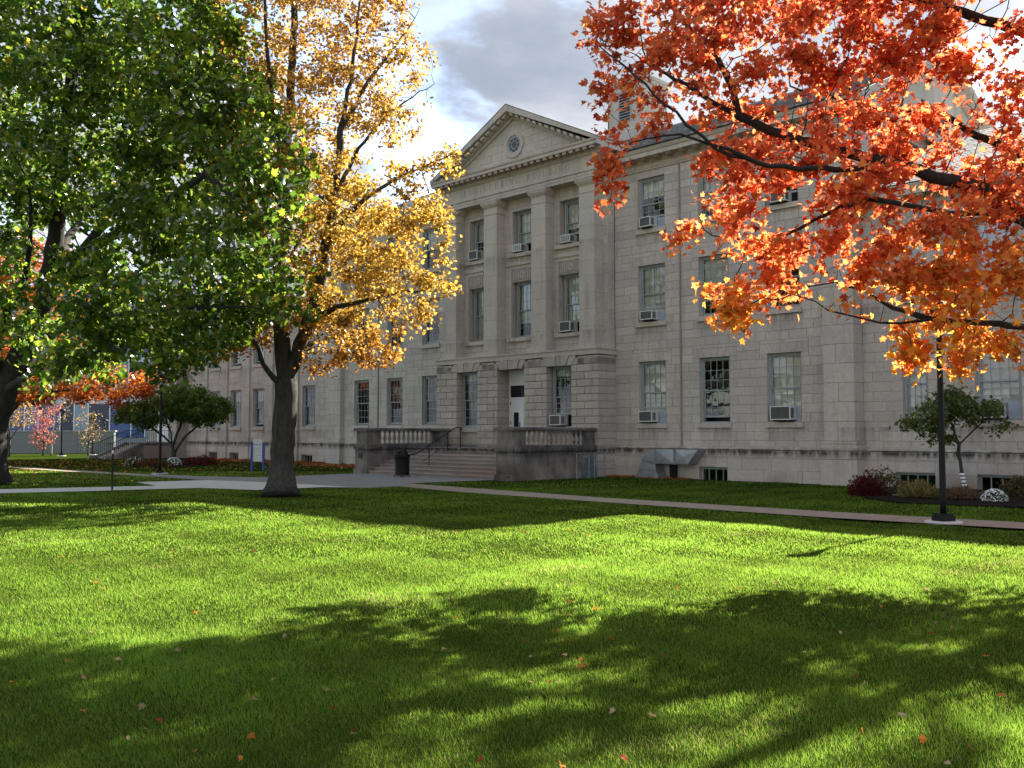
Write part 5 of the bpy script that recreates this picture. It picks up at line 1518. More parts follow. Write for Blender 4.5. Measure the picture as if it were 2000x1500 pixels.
r, cnt, dep_ = radii(P, par, 0.50, 0.006, flare=0.45, limbs=(0.5, 0.27, 0.15, 0.24, 0.16, 0.14, 0.3, 0.2, 0.2, 0.1, 0.1))
wood(grn, P, par, r, BARK_DARK, o0, 0.06, lumpy=0.008)
NG = 74000
pos, out = twig_leaves(P, par, r, cnt, dep_, NG, 3, 0.24)
size = rng.uniform(0.125, 0.225, NG)
cols = mixcol(NG, [(0.040, 0.075, 0.008), (0.062, 0.100, 0.009), (0.11, 0.14, 0.013), (0.024, 0.050, 0.008), (0.24, 0.18, 0.02)], (4, 4, 2.6, 2, 0.3))
fr = leaf_frames(NG, out, 0.35, 0.95, 0.8)
m_ = single_leaves(grn, pos, fr, size, cols, MAPLE, LEAF_GREEN, o0, 300, None)
leaf_mesh('foliage', pos[~m_], fr[~m_], size[~m_], cols[~m_], MAPLE_F, LEAF_GREEN, grn, o0)

# --- the red and orange maple reaching in from the right
o0 = np.array((10.5, 14.5, 0.0))
red = thing('maple_tree', 'red and orange maple whose boughs reach in from the right foreground', 'tree', tuple(o0))
rp = [[tuple(o0), (10.45, 14.45, 1.2), (10.4, 14.4, 2.6), (10.35, 14.4, 3.6), (10.2, 14.5, 5.2), (10.1, 14.6, 7.0), (10.0, 14.8, 9.0), (9.9, 15, 11)],
      [(10.35, 14.4, 3.6), (8.83, 14.40, 4.37), (7.90, 14.40, 5.12), (7.23, 14.30, 5.54), (6.68, 14.30, 5.69), (6.02, 14.40, 5.92), (5.51, 14.50, 6.07), (4.51, 14.60, 6.41), (4.05, 14.70, 6.58), (3.59, 14.80, 6.86), (3.15, 15.00, 7.23), (2.69, 15.20, 7.60), (2.22, 15.40, 7.98)],
      [(6.02, 14.40, 5.92), (5.16, 13.80, 5.71), (4.13, 13.40, 5.61), (3.49, 13.20, 5.63), (2.89, 13.10, 5.81), (2.46, 13.10, 6.17), (2.04, 13.20, 6.61), (1.63, 13.40, 7.10), (1.28, 13.60, 7.49)],
      [(3.59, 14.80, 6.86), (3.57, 15.20, 7.56), (3.35, 15.50, 8.20), (2.98, 15.80, 8.77), (2.58, 16.00, 9.40)],
      [(10.2, 14.5, 5.2), (9.19, 15.20, 5.69), (8.50, 15.60, 6.48), (7.93, 15.80, 6.88), (7.42, 16.00, 7.28), (6.75, 16.10, 7.35), (6.08, 16.20, 7.53), (5.44, 16.40, 7.81), (4.95, 16.60, 7.98)],
      [(8.83, 14.40, 4.37), (7.87, 13.80, 4.79), (6.89, 13.50, 5.01), (6.25, 13.40, 4.94), (5.70, 13.30, 5.02), (5.15, 13.30, 5.16), (4.78, 13.20, 5.03)],
      [(10.4, 14.4, 2.6), (8.77, 14.00, 3.06), (7.56, 13.60, 3.33), (6.72, 13.40, 3.38), (5.95, 13.30, 3.39), (5.22, 13.30, 3.39), (4.65, 13.30, 3.50), (4.32, 13.40, 3.67)],
      [(5.95, 13.30, 3.39), (5.58, 13.80, 3.65), (5.28, 14.20, 3.94), (5.03, 14.60, 4.12), (4.67, 15.00, 4.14)],
      [(5.15, 13.30, 5.16), (5.00, 14.00, 5.22), (4.66, 14.40, 5.08), (4.24, 14.60, 4.88), (3.73, 14.80, 4.85), (3.21, 15.00, 4.97)],
      [(4.51, 14.60, 6.41), (4.35, 15.20, 6.02), (4.03, 15.60, 5.70), (3.64, 15.80, 5.58)],
      [(3.49, 13.20, 5.63), (2.38, 13.10, 6.03), (1.76, 13.30, 5.94), (1.44, 13.40, 5.67)],
      [(1.76, 13.30, 5.94), (1.44, 13.40, 5.67), (1.40, 13.40, 5.08)],
      [(10.1, 14.6, 7.0), (8.8, 15.4, 8.4), (7.2, 16.2, 9.4), (5.4, 17.0, 10.2), (3.6, 17.6, 10.6)],
      [(10.1, 14.6, 7.0), (8.6, 13.4, 8.4), (7.0, 12.4, 9.2), (5.2, 11.8, 9.6)],
      [(10.1, 14.6, 7.0), (11.8, 13.0, 8.0), (13.5, 11.6, 8.6)], [(10.0, 14.8, 9.0), (11.6, 16.5, 10), (13.4, 18, 10.6)], [(10.2, 14.5, 5.2), (9.4, 12.8, 5.8), (8.8, 11.2, 6.3), (8.2, 9.6, 6.4)], [(10.2, 14.5, 5.2), (12.2, 14.5, 6.0), (14.4, 14.6, 6.5)]]
rbl = [((1.54, 14.60, 8.15), (0.5, 0.7, 0.45), 1.6), ((1.44, 13.40, 6.05), (0.24, 0.3, 0.30), 1.6), ((1.41, 13.40, 5.45), (0.14, 0.2, 0.34), 5.0), ((1.34, 13.50, 6.69), (0.2, 0.35, 0.3), 0.8), ((2.23, 14.40, 7.58), (0.75, 1.0, 0.8), 1.3), ((2.02, 13.60, 6.26), (0.2, 0.4, 0.2), 0.35),
       ((3.49, 15.00, 8.24), (1.0, 1.4, 0.75), 1.3), ((3.71, 14.60, 7.00), (0.95, 1.2, 0.75), 1.3), ((3.28, 14.20, 5.83), (0.7, 0.9, 0.5), 1.7), ((4.08, 14.00, 5.85), (0.9, 1.1, 0.6), 1.5), ((5.28, 14.90, 8.03), (1.35, 1.1, 0.95), 1.2), ((5.19, 14.70, 6.71), (1.1, 1.0, 0.7), 1.2),
       ((6.64, 14.60, 8.07), (1.3, 1.1, 0.95), 1.3), ((7.66, 14.60, 7.17), (1.0, 1.0, 0.9), 1.3), ((6.10, 14.90, 7.53), (0.8, 0.8, 0.5), 1.2), ((5.23, 13.80, 5.40), (0.75, 1.0, 0.4), 1.5), ((3.08, 14.80, 5.09), (0.55, 0.7, 0.32), 1.8), ((2.60, 14.80, 4.85), (0.25, 0.4, 0.16), 1.6), ((3.81, 14.50, 4.62), (0.75, 0.9, 0.5), 1.7),
       ((3.43, 14.60, 3.92), (0.38, 0.6, 0.42), 1.6), ((4.28, 14.50, 4.06), (0.65, 0.7, 0.33), 1.6), ((3.65, 14.40, 3.45), (0.18, 0.3, 0.12), 1.2), ((4.82, 14.20, 4.64), (0.7, 0.8, 0.5), 1.1), ((4.68, 13.40, 3.67), (0.4, 0.6, 0.22), 0.9), ((6.12, 13.60, 4.82), (0.95, 1.1, 0.5), 1.3), ((5.76, 13.50, 4.06), (0.75, 0.9, 0.5), 1.4),
       ((6.64, 13.50, 4.06), (0.95, 1.1, 0.6), 1.6), ((7.07, 13.50, 3.31), (0.75, 0.9, 0.4), 1.7), ((6.14, 13.40, 3.30), (0.7, 0.8, 0.42), 1.7), ((5.58, 13.30, 2.93), (0.3, 0.4, 0.2), 1.2), ((6.28, 13.40, 2.94), (0.5, 0.6, 0.26), 1.5), ((6.93, 13.40, 2.94), (0.45, 0.6, 0.22), 1.3), ((7.38, 14.00, 5.38), (0.7, 0.9, 0.55), 1.3), ((7.72, 14.60, 6.18), (0.4, 0.6, 0.4), 0.8),
       ((6.62, 15.00, 6.72), (0.9, 1.0, 0.45), 1.6), ((7.07, 14.60, 6.02), (0.7, 0.9, 0.4), 1.3), ((5.79, 14.60, 6.27), (0.6, 0.8, 0.35), 1.3), ((2.71, 14.80, 8.24), (0.8, 0.9, 0.5), 1.2), ((9.51, 15.00, 6.72), (1.5, 1.8, 1.6), 0.9), ((9.04, 14.00, 4.29), (1.3, 1.6, 1.2), 0.9), ((4.46, 16.00, 10.40), (2.2, 2.2, 1.2), 0.9), ((7.58, 16.00, 10.49), (2.2, 2.4, 1.3), 0.9), ((2.64, 15.80, 9.75), (1.0, 1.2, 0.7), 0.8),
       ((5.0, 16.6, 10.2), (2.4, 2.4, 1.4), 0.6), ((6.0, 12.2, 9.6), (2.4, 2.2, 1.3), 0.6), ((9.5, 14.5, 11), (3.4, 3.4, 2.0), 0.6), ((13.2, 12.0, 8.6), (2.6, 2.6, 1.8), 0.6), ((13.2, 17.5, 10), (2.8, 2.8, 2.0), 0.5), ((8.6, 10.4, 7.2), (1.7, 1.8, 0.8), 0.7), ((14.2, 14.6, 6.6), (2.2, 2.4, 1.6), 0.6)]
P, par = grow(rp, blob_points(rbl, 4200), 0.24, 0.27, 2.2, iters=170)
r, cnt, dep_ = radii(P, par, 0.30, 0.0045, flare=0.4, limbs=(0.3, 0.15, 0.058, 0.06, 0.12, 0.062, 0.07, 0.045, 0.045, 0.035, 0.03, 0.015, 0.08, 0.08, 0.08, 0.08, 0.07, 0.07, 0.02))
wood(red, P, par, r, BARK_DARK, o0, 0.035, lumpy=0.005)
NR = 64000
pos, out = twig_leaves(P, par, r, cnt, dep_, NR, 2, 0.12)
size = rng.uniform(0.072, 0.145, NR)
cr = mixcol(NR, [(0.32, 0.062, 0.024), (0.38, 0.110, 0.042), (0.23, 0.036, 0.018), (0.40, 0.165, 0.062)], (4, 4.5, 1.6, 2.4))
cy_ = mixcol(NR, [(0.38, 0.15, 0.024), (0.40, 0.21, 0.036), (0.35, 0.10, 0.024), (0.42, 0.27, 0.055)], (4, 3, 3, 1.8))
low = np.clip((4.75 + 0.5 * np.sin(pos[:, 0] * 2.1 + pos[:, 1]) + rng.normal(0, 0.35, NR) - pos[:, 2]) / 1.2, 0, 1)[:, None]
cols = (cr * (1 - low) + cy_ * low) * rng.normal(1, 0.12, (NR, 1)).clip(0.6, 1.4)
fr = leaf_frames(NR, out, 0.7, 0.75)
m_ = single_leaves(red, pos, fr, size, cols, MAPLE, LEAF_RED, o0, 300, None)
near = ~m_ & (pos[:, 1] < 13.4); far_ = ~m_ & ~near
leaf_mesh('foliage', pos[near], fr[near], size[near], cols[near], MAPLE, LEAF_RED, red, o0)
leaf_mesh('foliage', pos[far_], fr[far_], size[far_], cols[far_], MAPLE_S, LEAF_RED, red, o0)

# --- smaller and farther trees
def quick_tree(name, label, o0, paths, blobs, natt, step, kill, R0, tip, nleaf, smin, smax, palette, weights, shape, mat, bark, scatter=0.2, md=3, flare=0.3, group=None, jit=0.18):
    o0 = np.array(o0, float)
    t = thing(name, label, 'tree', tuple(o0), 0, group)
    P, par = grow(paths, blob_points(blobs, natt), step, kill, step * 8, jit=jit)
    r, cnt, dep_ = radii(P, par, R0, tip, flare=flare, fh=0.2)
    wood(t, P, par, r, bark, o0, max(0.03, R0 * 0.25), 14)
    pos, out = twig_leaves(P, par, r, cnt, dep_, nleaf, md, scatter)
    leaf_mesh('foliage', pos, leaf_frames(nleaf, out), rng.uniform(smin, smax, nleaf), mixcol(nleaf, palette, weights), shape, mat, t, o0)
    return t
ORANGE = [(0.50, 0.17, 0.02), (0.48, 0.11, 0.02), (0.54, 0.24, 0.03), (0.30, 0.09, 0.02)]
b0 = np.array((-31.06, 57.00, 0.00))
def rel(dx, dy, dz): return (b0[0] + dx, b0[1] + dy, b0[2] + dz)
quick_tree('maple_tree', 'burnt orange maple behind the green one, hiding the glass building', b0,
           [[rel(0, 0, 0), rel(0.1, 0, 2.2), rel(0.2, 0, 3.6), rel(0.3, 0, 6), rel(0.2, 0, 9), rel(0, 0, 12)], [rel(0.1, 0, 2.2), rel(1.6, -1, 4.0), rel(3.6, -2, 5.0), rel(5.6, -2.6, 4.9)], [rel(0.2, 0, 3.6), rel(-2, 0.4, 5.6), rel(-4, 0.6, 7)], [rel(0.1, 0, 2.6), rel(2, 1, 5), rel(4, 1.6, 7)], [rel(0.1, 0, 2.2), rel(2.6, -2.4, 3.6), rel(4.6, -3.0, 4.2), rel(7.4, -3.4, 4.3), rel(9.4, -3.4, 4.6)]],
           [(rel(1, -0.5, 8), (5, 4.5, 4.2), 1), (rel(4.5, -2, 5.4), (3.2, 2.6, 1.3), 1.6), (rel(6.4, -3, 4.2), (2.4, 1.8, 0.75), 1.8), (rel(3.2, -2.6, 3.9), (2.2, 1.6, 0.65), 1.6), (rel(8.6, -3.2, 4.2), (2.0, 1.5, 0.75), 1.8), (rel(9.6, -3.2, 4.8), (1.6, 1.4, 0.6), 1.2), (rel(6.5, -3, 5.6), (2.2, 1.8, 0.8), 1.3), (rel(-3, 0, 6.6), (3, 3, 2), 1), (rel(0.8, -2.6, 4.4), (2.4, 1.6, 0.7), 1.3), (rel(2, 0, 12), (3.4, 3, 2), 0.8)],
           2200, 0.42, 0.46, 0.28, 0.007, 26000, 0.13, 0.24, [(0.40, 0.13, 0.02), (0.30, 0.085, 0.018), (0.46, 0.19, 0.03), (0.20, 0.065, 0.018)], (3, 3, 2, 3), MAPLE_S, LEAF_GOLD, BARK_DARK, 0.25)  # palette darkened to rust, putting the lower crown's shade into the leaf colour
b0 = np.array((-19.27, 54.00, 0.00))
quick_tree('dogwood_tree', 'low spreading dark green dogwood with forked trunk beside the far lamp post', b0,
           [[rel(0, 0, 0), rel(-0.05, 0, 0.6), rel(-0.1, 0, 1.1), rel(-0.6, 0, 1.6), rel(-1.4, -0.2, 2.2), rel(-2.2, -0.3, 2.7)], [rel(-0.1, 0, 1.0), rel(0.1, 0, 1.7), rel(0.4, 0, 2.5), rel(0.6, 0, 3.4)], [rel(0, 0, 0.7), rel(0.5, 0.2, 1.6), rel(1.3, 0.3, 2.3), rel(2.2, 0.3, 2.8)], [rel(-0.1, 0, 1.1), rel(-0.5, 0.6, 2.0), rel(-1.0, 0.9, 3.0)]],
           [(rel(-1.7, 0, 2.85), (1.7, 1.5, 0.75), 1.2), (rel(1.5, 0, 3.0), (1.7, 1.5, 0.85), 1.2), (rel(0.4, 0, 3.9), (1.6, 1.5, 0.65), 1.2), (rel(2.4, 0, 3.3), (0.8, 1.0, 0.6), 1.0), (rel(-0.4, 0, 3.2), (1.8, 1.6, 0.7), 1.0)],
           1500, 0.26, 0.26, 0.13, 0.006, 14000, 0.10, 0.19, [(0.05, 0.085, 0.013), (0.07, 0.105, 0.015), (0.11, 0.12, 0.02), (0.06, 0.06, 0.014)], (4, 4, 1.5, 1), OVAL, LEAF_GREEN, BARK, 0.16)
b0 = np.array((13.23, 27.57, 0.00))
quick_tree('young_tree', 'young green tree with white striped trunk wrap in the mulch bed', b0,
           [[rel(0, 0, 0), rel(-0.10, 0, 0.5), rel(-0.17, 0, 1.0), rel(-0.22, 0, 1.5), rel(-0.35, 0, 2.0), rel(-0.5, 0, 2.6), rel(-0.55, 0, 3.0)], [rel(-0.22, 0, 1.5), rel(-0.7, 0.1, 1.85), rel(-1.2, 0.1, 2.1), rel(-1.8, 0.1, 2.15)], [rel(-0.22, 0, 1.45), rel(0.2, -0.1, 1.9), rel(0.6, -0.1, 2.2), rel(1.0, -0.1, 2.15)], [rel(-0.35, 0, 2.0), rel(0.0, 0.3, 2.5), rel(0.35, 0.4, 2.9)]],
           [(rel(-0.5, 0, 2.5), (0.85, 0.8, 0.55), 1.2), (rel(-1.2, 0, 2.1), (0.75, 0.6, 0.28), 1.3), (rel(-1.75, 0, 2.05), (0.32, 0.35, 0.14), 1.1), (rel(0.5, 0, 2.45), (0.7, 0.6, 0.36), 1.2), (rel(1.05, 0, 2.0), (0.28, 0.4, 0.2), 0.9), (rel(-0.4, 0, 2.95), (0.5, 0.5, 0.25), 1.0), (rel(-0.9, -0.2, 1.65), (0.5, 0.4, 0.16), 0.7)],
           900, 0.17, 0.16, 0.050, 0.004, 3300, 0.08, 0.14, [(0.06, 0.085, 0.02), (0.09, 0.11, 0.024), (0.045, 0.065, 0.02), (0.13, 0.11, 0.03)], (4, 3, 2, 0.6), OVAL, LEAF_GREEN, BARK, 0.10, 3, 0.1)
yt = COL.objects.get('young_tree')
for k in range(6):
    z0 = 0.04 + k * 0.105
    xx = -0.01 - 0.10 * (z0 / 0.5)
    MB().lathe([(0.068, z0), (0.066, z0 + 0.075)], (xx, 0, 0), 12).build('trunk_wrap', WRAP, yt, True)
    MB().lathe([(0.062, z0 + 0.076), (0.062, z0 + 0.104)], (xx - 0.01, 0, 0), 12).build('wrap_band', BLACK, yt, True)
# small autumn trees before the low wall
b0 = np.array((-36.70, 74.00, 0.04))
quick_tree('young_tree', 'slender pinkish red young tree before the low wall', b0, [[rel(0, 0, 0), rel(0, 0, 1.5), rel(-0.1, 0, 3.0), rel(0.1, 0, 4.6)], [rel(0, 0, 0.8), rel(0.7, 0, 2.2), rel(1.0, 0, 3.6)], [rel(0, 0, 0.8), rel(-0.7, 0, 2.0), rel(-0.9, 0, 3.2)]],
           [(rel(0, 0, 1.4), (1.1, 1.0, 0.7), 1), (rel(-0.2, 0, 3.0), (0.8, 0.8, 1.4), 0.5)], 420, 0.3, 0.3, 0.06, 0.006, 900, 0.09, 0.16, [(0.26, 0.07, 0.055), (0.30, 0.11, 0.08), (0.22, 0.05, 0.045)], (2, 2, 1), OVAL, LEAF_RED, BARK, 0.2)
b0 = np.array((-37.04, 76.00, -0.01))
quick_tree('young_tree', 'almost bare young tree with pale twigs before the low wall', b0, [[rel(0, 0, 0), rel(0, 0, 1.6), rel(0.2, 0, 3.2), rel(0.1, 0, 5.4)], [rel(0, 0, 1.4), rel(0.9, 0, 3.0), rel(1.5, 0, 4.4)], [rel(0, 0, 1.4), rel(-0.8, 0, 3.0), rel(-1.1, 0, 4.4)]],
           [(rel(0, 0, 3.6), (1.6, 1.2, 1.6), 1)], 260, 0.3, 0.32, 0.08, 0.008, 220, 0.1, 0.16, [(0.3, 0.2, 0.06)], (1,), OVAL, LEAF_GOLD, simple('pale grey bark', (0.24, 0.22, 0.19), 0.9), 0.2)
b0 = np.array((-34.07, 76.00, -0.01))
quick_tree('young_tree', 'thin yellowing young tree behind the side stair railing', b0, [[rel(0, 0, 0), rel(0, 0, 1.6), rel(0.1, 0, 3.2), rel(0, 0, 4.6)], [rel(0, 0, 1.0), rel(0.7, 0, 2.4)], [rel(0, 0, 1.0), rel(-0.7, 0, 2.2)]],
           [(rel(0, 0, 2.2), (1.2, 1.0, 1.7), 1)], 320, 0.3, 0.3, 0.06, 0.006, 420, 0.09, 0.15, [(0.22, 0.16, 0.07), (0.27, 0.17, 0.06), (0.16, 0.11, 0.05)], (2, 2, 1), OVAL, LEAF_GOLD, BARK, 0.2)
b0 = np.array((-38.28, 72.00, 0.01))
quick_tree('young_tree', 'staked yellow brown young tree at the far left beside the black trunk', b0, [[rel(0, 0, 0), rel(0, 0, 1.6), rel(0.1, 0, 3.2), rel(0, 0, 4.8)], [rel(0, 0, 1.4), rel(0.9, 0, 2.6)], [rel(0, 0, 1.4), rel(-0.8, 0, 2.8)]],
           [(rel(0.4, 0, 3.2), (1.5, 1.0, 1.4), 1)], 320, 0.3, 0.3, 0.07, 0.006, 800, 0.10, 0.17, [(0.30, 0.20, 0.06), (0.36, 0.22, 0.06), (0.2, 0.12, 0.05)], (2, 2, 1), OVAL, LEAF_GOLD, BARK, 0.2)

# ------------------------------------------------------------------ shrubs and flowers
def shrub(name, label, c, rx, ry, rz, n, smin, smax, palette, w, mat, cat='shrub', spiky=False, group=None, shape=OVAL):
    o0 = np.array([c[0], c[1], 0.03])
    t = thing(name, label, cat, tuple(o0), 0, group)
    st_ = MB()
    for k in range(14):
        a = random.uniform(0, 6.28); q = random.uniform(0.3, 0.85)
        st_.tube([(0.04 * math.cos(a), 0.04 * math.sin(a), 0), (rx * q * 0.6 * math.cos(a), ry * q * 0.6 * math.sin(a), rz * 0.55), (rx * q * math.cos(a), ry * q * math.sin(a), rz * random.uniform(0.6, 1.0))], [0.010, 0.007, 0.004], 5)
    st_.build('stems', BARK, t)
    d = unit(rng.normal(0, 1, (n, 3))); d[:, 2] = np.abs(d[:, 2]); rr = rng.uniform(0, 1, (n, 1)) ** 0.35
    lump = 1 + 0.18 * np.sin(d[:, :1] * 5 + 1) * np.cos(d[:, 1:2] * 6)
    pos = o0 + d * rr * lump * np.array([rx, ry, rz])
    fr = leaf_frames(n, d, 0.4, 0.9, -0.2 if spiky else 0.2)
    size = rng.uniform(smin, smax, n)
    if spiky:
        Y = unit(d + np.array([0, 0, 0.5]) + rng.normal(0, 0.25, (n, 3))); X = unit(np.cross(Y, rng.normal(0, 1, (n, 3)))); fr = np.stack([X * 0.22, Y, np.cross(X, Y)], 2)
    leaf_mesh('foliage', pos, fr, size, mixcol(n, palette, w), shape, mat, t, o0)
    return t
def flowers(t, rx, ry, rz, n, mat, s0=0.03):
    d = unit(rng.normal(0, 1, (n, 3))); d[:, 2] = np.abs(d[:, 2]) * 1.1 + 0.05; d = unit(d)
    pos = d * np.array([rx, ry, rz]) * 1.03
    V3, F = leaf_shape([(0.0, -0.5), (0.35, -0.35), (0.5, 0.0), (0.35, 0.35), (0.0, 0.5)])
    V3[0] = (0, 0, 0.1)
    fr = leaf_frames(n, d, 0.2, 0.25)
    N = unit(d + rng.normal(0, 0.35, (n, 3))); X = unit(np.cross(N, np.array([0.3, 0.5, 0.8]))); fr = np.stack([X, np.cross(N, X), N], 2)
    leaf_mesh('blossoms', pos, fr, rng.uniform(s0 * 0.8, s0 * 1.6, n), mixcol(n, [(0.72, 0.73, 0.70)], (1,), 0.08), (V3, F), mat, t, np.zeros(3))
c = (10.11, 27.12); shrub('red_shrub', 'rounded crimson shrub at the left end of the mulch bed', c, 0.48, 0.45, 0.58, 1500, 0.05, 0.09, [(0.09, 0.010, 0.014), (0.06, 0.009, 0.012), (0.045, 0.018, 0.010)], (3, 2, 2), LEAF_RED)
c = (10.76, 27.57); shrub('leafy_shrub', 'loose olive shrub just right of the crimson one', c, 0.62, 0.5, 0.78, 900, 0.05, 0.11, [(0.05, 0.05, 0.015), (0.09, 0.075, 0.02), (0.10, 0.05, 0.02)], (3, 2, 1), LEAF_GREEN)
c = (11.17, 26.07); shrub('grass_tuft', 'pale straw coloured tuft left of the lamp post', c, 0.46, 0.4, 0.36, 1500, 0.10, 0.22, [(0.15, 0.13, 0.045), (0.20, 0.17, 0.06), (0.10, 0.09, 0.03)], (3, 2, 2), LEAF_GREEN, 'grass', True)
c = (12.04, 25.47); shrub('grass_tuft', 'low brown withered tuft at the foot of the wrapped sapling', c, 0.50, 0.4, 0.26, 1100, 0.08, 0.18, [(0.12, 0.075, 0.04), (0.16, 0.10, 0.05), (0.08, 0.05, 0.03)], (3, 2, 2), LEAF_GREEN, 'grass', True)
c = (12.58, 24.72); t = shrub('white_flowers', 'round clump of white chrysanthemums in the mulch bed', c, 0.32, 0.3, 0.30, 900, 0.03, 0.06, [(0.035, 0.06, 0.02), (0.025, 0.045, 0.015)], (1, 1), LEAF_GREEN, 'flowers'); flowers(t, 0.32, 0.30, 0.31, 420, LEAF_GOLD)
c = (14.09, 26.48); shrub('leafy_shrub', 'brown green shrub behind the white chrysanthemums', c, 0.5, 0.45, 0.55, 900, 0.05, 0.1, [(0.06, 0.05, 0.02), (0.08, 0.06, 0.02)], (1, 1), LEAF_GREEN)
c = (-20.44, 51.24); t = shrub('pale_flowers', 'faded whitish flower clump at the left end of the far bed', c, 0.5, 0.45, 0.45, 700, 0.06, 0.11, [(0.08, 0.045, 0.025), (0.05, 0.045, 0.02)], (1, 1), LEAF_GREEN, 'flowers'); flowers(t, 0.5, 0.45, 0.46, 60, LEAF_GOLD, 0.05)
c = (-18.62, 52.04); t = shrub('white_flowers', 'small white flower clump below the dogwood', c, 0.44, 0.4, 0.40, 600, 0.06, 0.1, [(0.04, 0.06, 0.02)], (1,), LEAF_GREEN, 'flowers'); flowers(t, 0.44, 0.4, 0.42, 300, LEAF_GOLD, 0.05)
c = (-19.41, 51.24); shrub('low_shrub', 'rusty brown low shrub between the flower clumps', c, 0.9, 0.6, 0.35, 1200, 0.07, 0.13, [(0.14, 0.055, 0.02), (0.09, 0.04, 0.02)], (1, 1), LEAF_GOLD)
c = (-17.40, 52.87); shrub('low_shrub', 'dark maroon low shrub at the right end of the far bed', c, 1.0, 0.6, 0.48, 1400, 0.07, 0.13, [(0.10, 0.018, 0.016), (0.06, 0.03, 0.018)], (1, 1), LEAF_RED)

# ------------------------------------------------------------------ fallen leaves
def litter(name, pts, smin, smax, palette, w):
    n = len(pts); pos = np.column_stack([pts, rng.uniform(0.02, 0.05, n)])
    N = unit(np.array([0, 0, 1.0]) + rng.normal(0, 0.35, (n, 3))); d = rng.normal(0, 1, (n, 3)); d -= N * (d * N).sum(1, keepdims=True); Y = unit(d)
    fr = np.stack([np.cross(Y, N), Y, N], 2)
    o = leaf_mesh(name, pos, fr, rng.uniform(smin, smax, n), mixcol(n, palette, w), MAPLE_S, LEAF_RED, None, np.zeros(3))
    return tag(o, kind='stuff')
# drifts along the wall foot and under the far trees
q = []
while len(q) < 5200:
    x, y = random.uniform(-30, -5.1), random.triangular(-1.4, LW_Y, 1.0)
    if x > -15.4: y = random.triangular(-2.6, -0.12, -0.3)
    q.append(b2w(x, y)[:2])
litter('leaf_litter', np.array(q), 0.10, 0.18, [(0.24, 0.07, 0.02), (0.17, 0.055, 0.02), (0.27, 0.12, 0.03), (0.12, 0.055, 0.025)], (3, 3, 1.5, 2))
q = np.column_stack([rng.uniform(-34, -8, 2600), rng.uniform(34, 64, 2600)])
bx, by = q[:, 0] * UX + q[:, 1] * UY - UC, q[:, 0] * VX + q[:, 1] * VY - D0
q = q[(by < -0.3) & (by > -20)]
for poly in (PLAZA, PATH_L, PATH_N, SLABN): q = q[~inside(q[:, 0], q[:, 1], poly)]
litter('leaf_litter', q, 0.07, 0.13, [(0.24, 0.12, 0.03), (0.18, 0.07, 0.02), (0.30, 0.19, 0.05)], (3, 3, 1))
q = np.array([b2w(random.uniform(5.1, 9), random.triangular(-1.2, -0.15, -0.3))[:2] for _ in range(260)])
litter('leaf_litter', q, 0.08, 0.14, [(0.30, 0.10, 0.03), (0.22, 0.09, 0.03)], (1, 1))
# scattered single leaves on the lawn
kinds = [('dry orange maple leaf lying on the lawn', (0.42, 0.14, 0.03)), ('red maple leaf lying on the lawn', (0.30, 0.03, 0.02)), ('pale tan curled leaf lying on the lawn', (0.33, 0.22, 0.13))]
LEAF_DRY = leaf_mat('fallen leaf', 0.25, 0.01, 0.5)
fm = []
for i, (lb, c_) in enumerate(kinds):
    for v in range(3):
        V3, F = MAPLE; vv = V3.copy(); vv[:, 2] = vv[:, 2] * (1.5 + v) + 0.10 * np.sin(vv[:, 0] * 7 + v)
        me = bpy.data.meshes.new('fallen_leaf'); me.from_pydata([tuple(a) for a in vv], [], [tuple(int(b_) for b_ in a) for a in F])
        at = me.attributes.new('col', 'FLOAT_COLOR', 'FACE'); cc_ = np.ones((len(F), 4), np.float32); cc_[:, :3] = np.array(c_) * (0.8 + 0.2 * v); at.data.foreach_set('color', cc_.ravel())
        me.materials.append(LEAF_DRY); fm.append((me, lb, i))
for k in range(150):
    Y = 4.6 + 13 * random.random() ** 1.5; X = random.uniform(-0.56, 0.56) * Y
    me, lb, i = random.choice(fm[:3] + fm[:3] + fm[3:5] + fm[6:] + fm[6:])
    o = link('fallen_leaf', me); o.location = (X, Y, float(dip(np.array(X), np.array(Y))) + random.uniform(0.018, 0.036))
    s_ = random.uniform(0.030, 0.060); o.scale = (s_, s_, s_)
    o.rotation_euler = (random.gauss(0, 0.5), random.gauss(0, 0.5), random.uniform(0, 6.28))
    tag(o, lb, 'leaf', ('orange', 'red', 'tan')[i] + ' leaves fallen on the lawn')

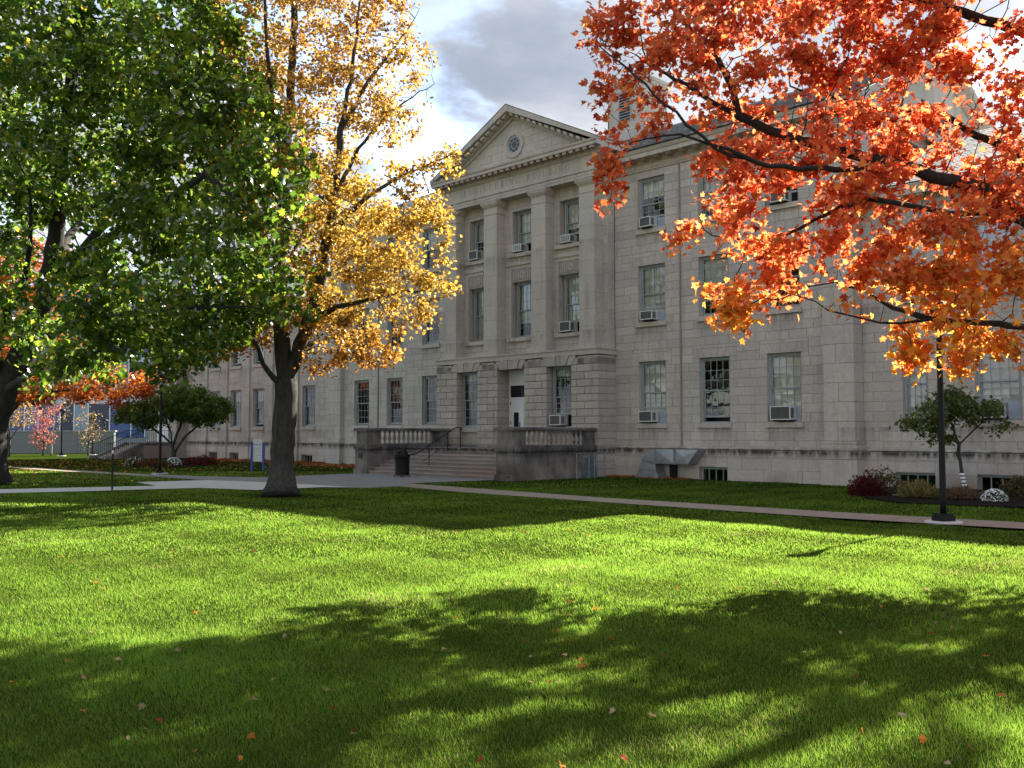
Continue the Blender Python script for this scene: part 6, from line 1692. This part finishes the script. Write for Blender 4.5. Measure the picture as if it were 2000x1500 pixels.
# ------------------------------------------------------------------ grass blades
def excluded(x, y):
    e = np.zeros(len(x), bool)
    for poly in (PLAZA, PATH_R, PATH_L, PATH_N, SLABN, BED_R, BED_L): e |= inside(x, y, poly)
    bx = x * UX + y * UY - UC; by = x * VX + y * VY - D0
    e |= (by > -0.12) | ((np.abs(bx) < 5.05) & (by > -6.2))
    return e
V_, F_, C_ = [], [], []; off = 0
for y0, y1, dens, h0, h1, w0 in ((2.6, 6, 8600, 0.022, 0.046, 0.0028), (6, 9, 6400, 0.022, 0.044, 0.0038), (9, 14, 3300, 0.022, 0.042, 0.0056), (14, 21, 1250, 0.024, 0.042, 0.010), (21, 31, 430, 0.03, 0.05, 0.019), (31, 44, 130, 0.03, 0.055, 0.035)):
    half = lambda yy: 0.57 * yy + (2.8 if y1 < 15 else 1.2)
    area = (y1 - y0) * (half(y0) + half(y1)); n = int(area * dens)
    y = rng.uniform(y0, y1, n); x = rng.uniform(-1, 1, n) * half(y1); k = np.abs(x) < half(y); x, y = x[k], y[k]
    k = ~excluded(x + rng.normal(0, 0.05, len(x)), y + rng.normal(0, 0.06, len(y))); x, y = x[k], y[k]
    # mown lawn: uneven growth, thinner worn patches
    gpat = (np.sin(x * 1.3 + 2 * np.sin(y * 0.7)) + np.sin(y * 1.9 + x * 0.6 + 1.3) + 0.8 * np.sin(x * 3.7 - y * 2.9) + 0.6 * np.sin(x * 7.1 + y * 5.3) + 0.7 * np.sin(x * 0.5 - y * 0.4)) / 3.2
    k = rng.uniform(0, 1, len(x)) < 0.86 + 0.25 * gpat; x, y, gpat = x[k], y[k], gpat[k]
    tr = np.hypot(x + 6.6, y - 27.0); k = rng.uniform(0, 1, len(x)) < np.clip((tr - 0.45) / 1.1, 0.05, 1); x, y, gpat = x[k], y[k], gpat[k]
    n = len(x)
    h = rng.uniform(h0, h1, n) * (1 + 0.30 * gpat); w = w0 * rng.uniform(0.7, 1.3, n); a = rng.uniform(0, np.pi, n)
    lean = rng.normal(0, 0.42, (n, 2)) * h[:, None] + np.array([-0.006, -0.004])
    dx, dy = np.cos(a) * w / 2, np.sin(a) * w / 2
    gz0 = dip(x, y); v = np.zeros((n, 3, 3)); v[:, 0] = np.column_stack([x - dx, y - dy, gz0 - 0.004]); v[:, 1] = np.column_stack([x + dx, y + dy, gz0 - 0.004]); v[:, 2] = np.column_stack([x + lean[:, 0], y + lean[:, 1], h + gz0])
    V_.append(v.reshape(-1, 3)); F_.append((np.arange(n * 3).reshape(n, 3) + off)); off += n * 3
    base = np.array([(0.037, 0.067, 0.0080)]) * (1 + 0.30 * gpat[:, None]) * rng.normal(1, 0.15, (n, 1)).clip(0.5, 1.6)
    worn = np.clip(np.sin(x * 1.1 + 0.8 + np.sin(y * 1.7)) * np.sin(y * 0.9 + 2.2 + 0.5 * np.sin(x * 1.3)) - 0.80, 0, 1) * 2.0
    dry = rng.uniform(0, 1, n) < 0.035 + worn * 0.5; base[dry] = np.array([0.10, 0.085, 0.035]) * rng.uniform(0.7, 1.2, (dry.sum(), 1))
    yel_ = rng.uniform(0, 1, n)[:, None] * np.array([0.012, 0.008, 0.0]); C_.append(np.clip(base + yel_, 0.004, 1))
gr = np_mesh('grass', np.vstack(V_), np.vstack(F_), GRASS, np.vstack(C_), 'stuff')
gr['category'] = 'grass'; gr['label'] = 'short mown green lawn grass with uneven growth'
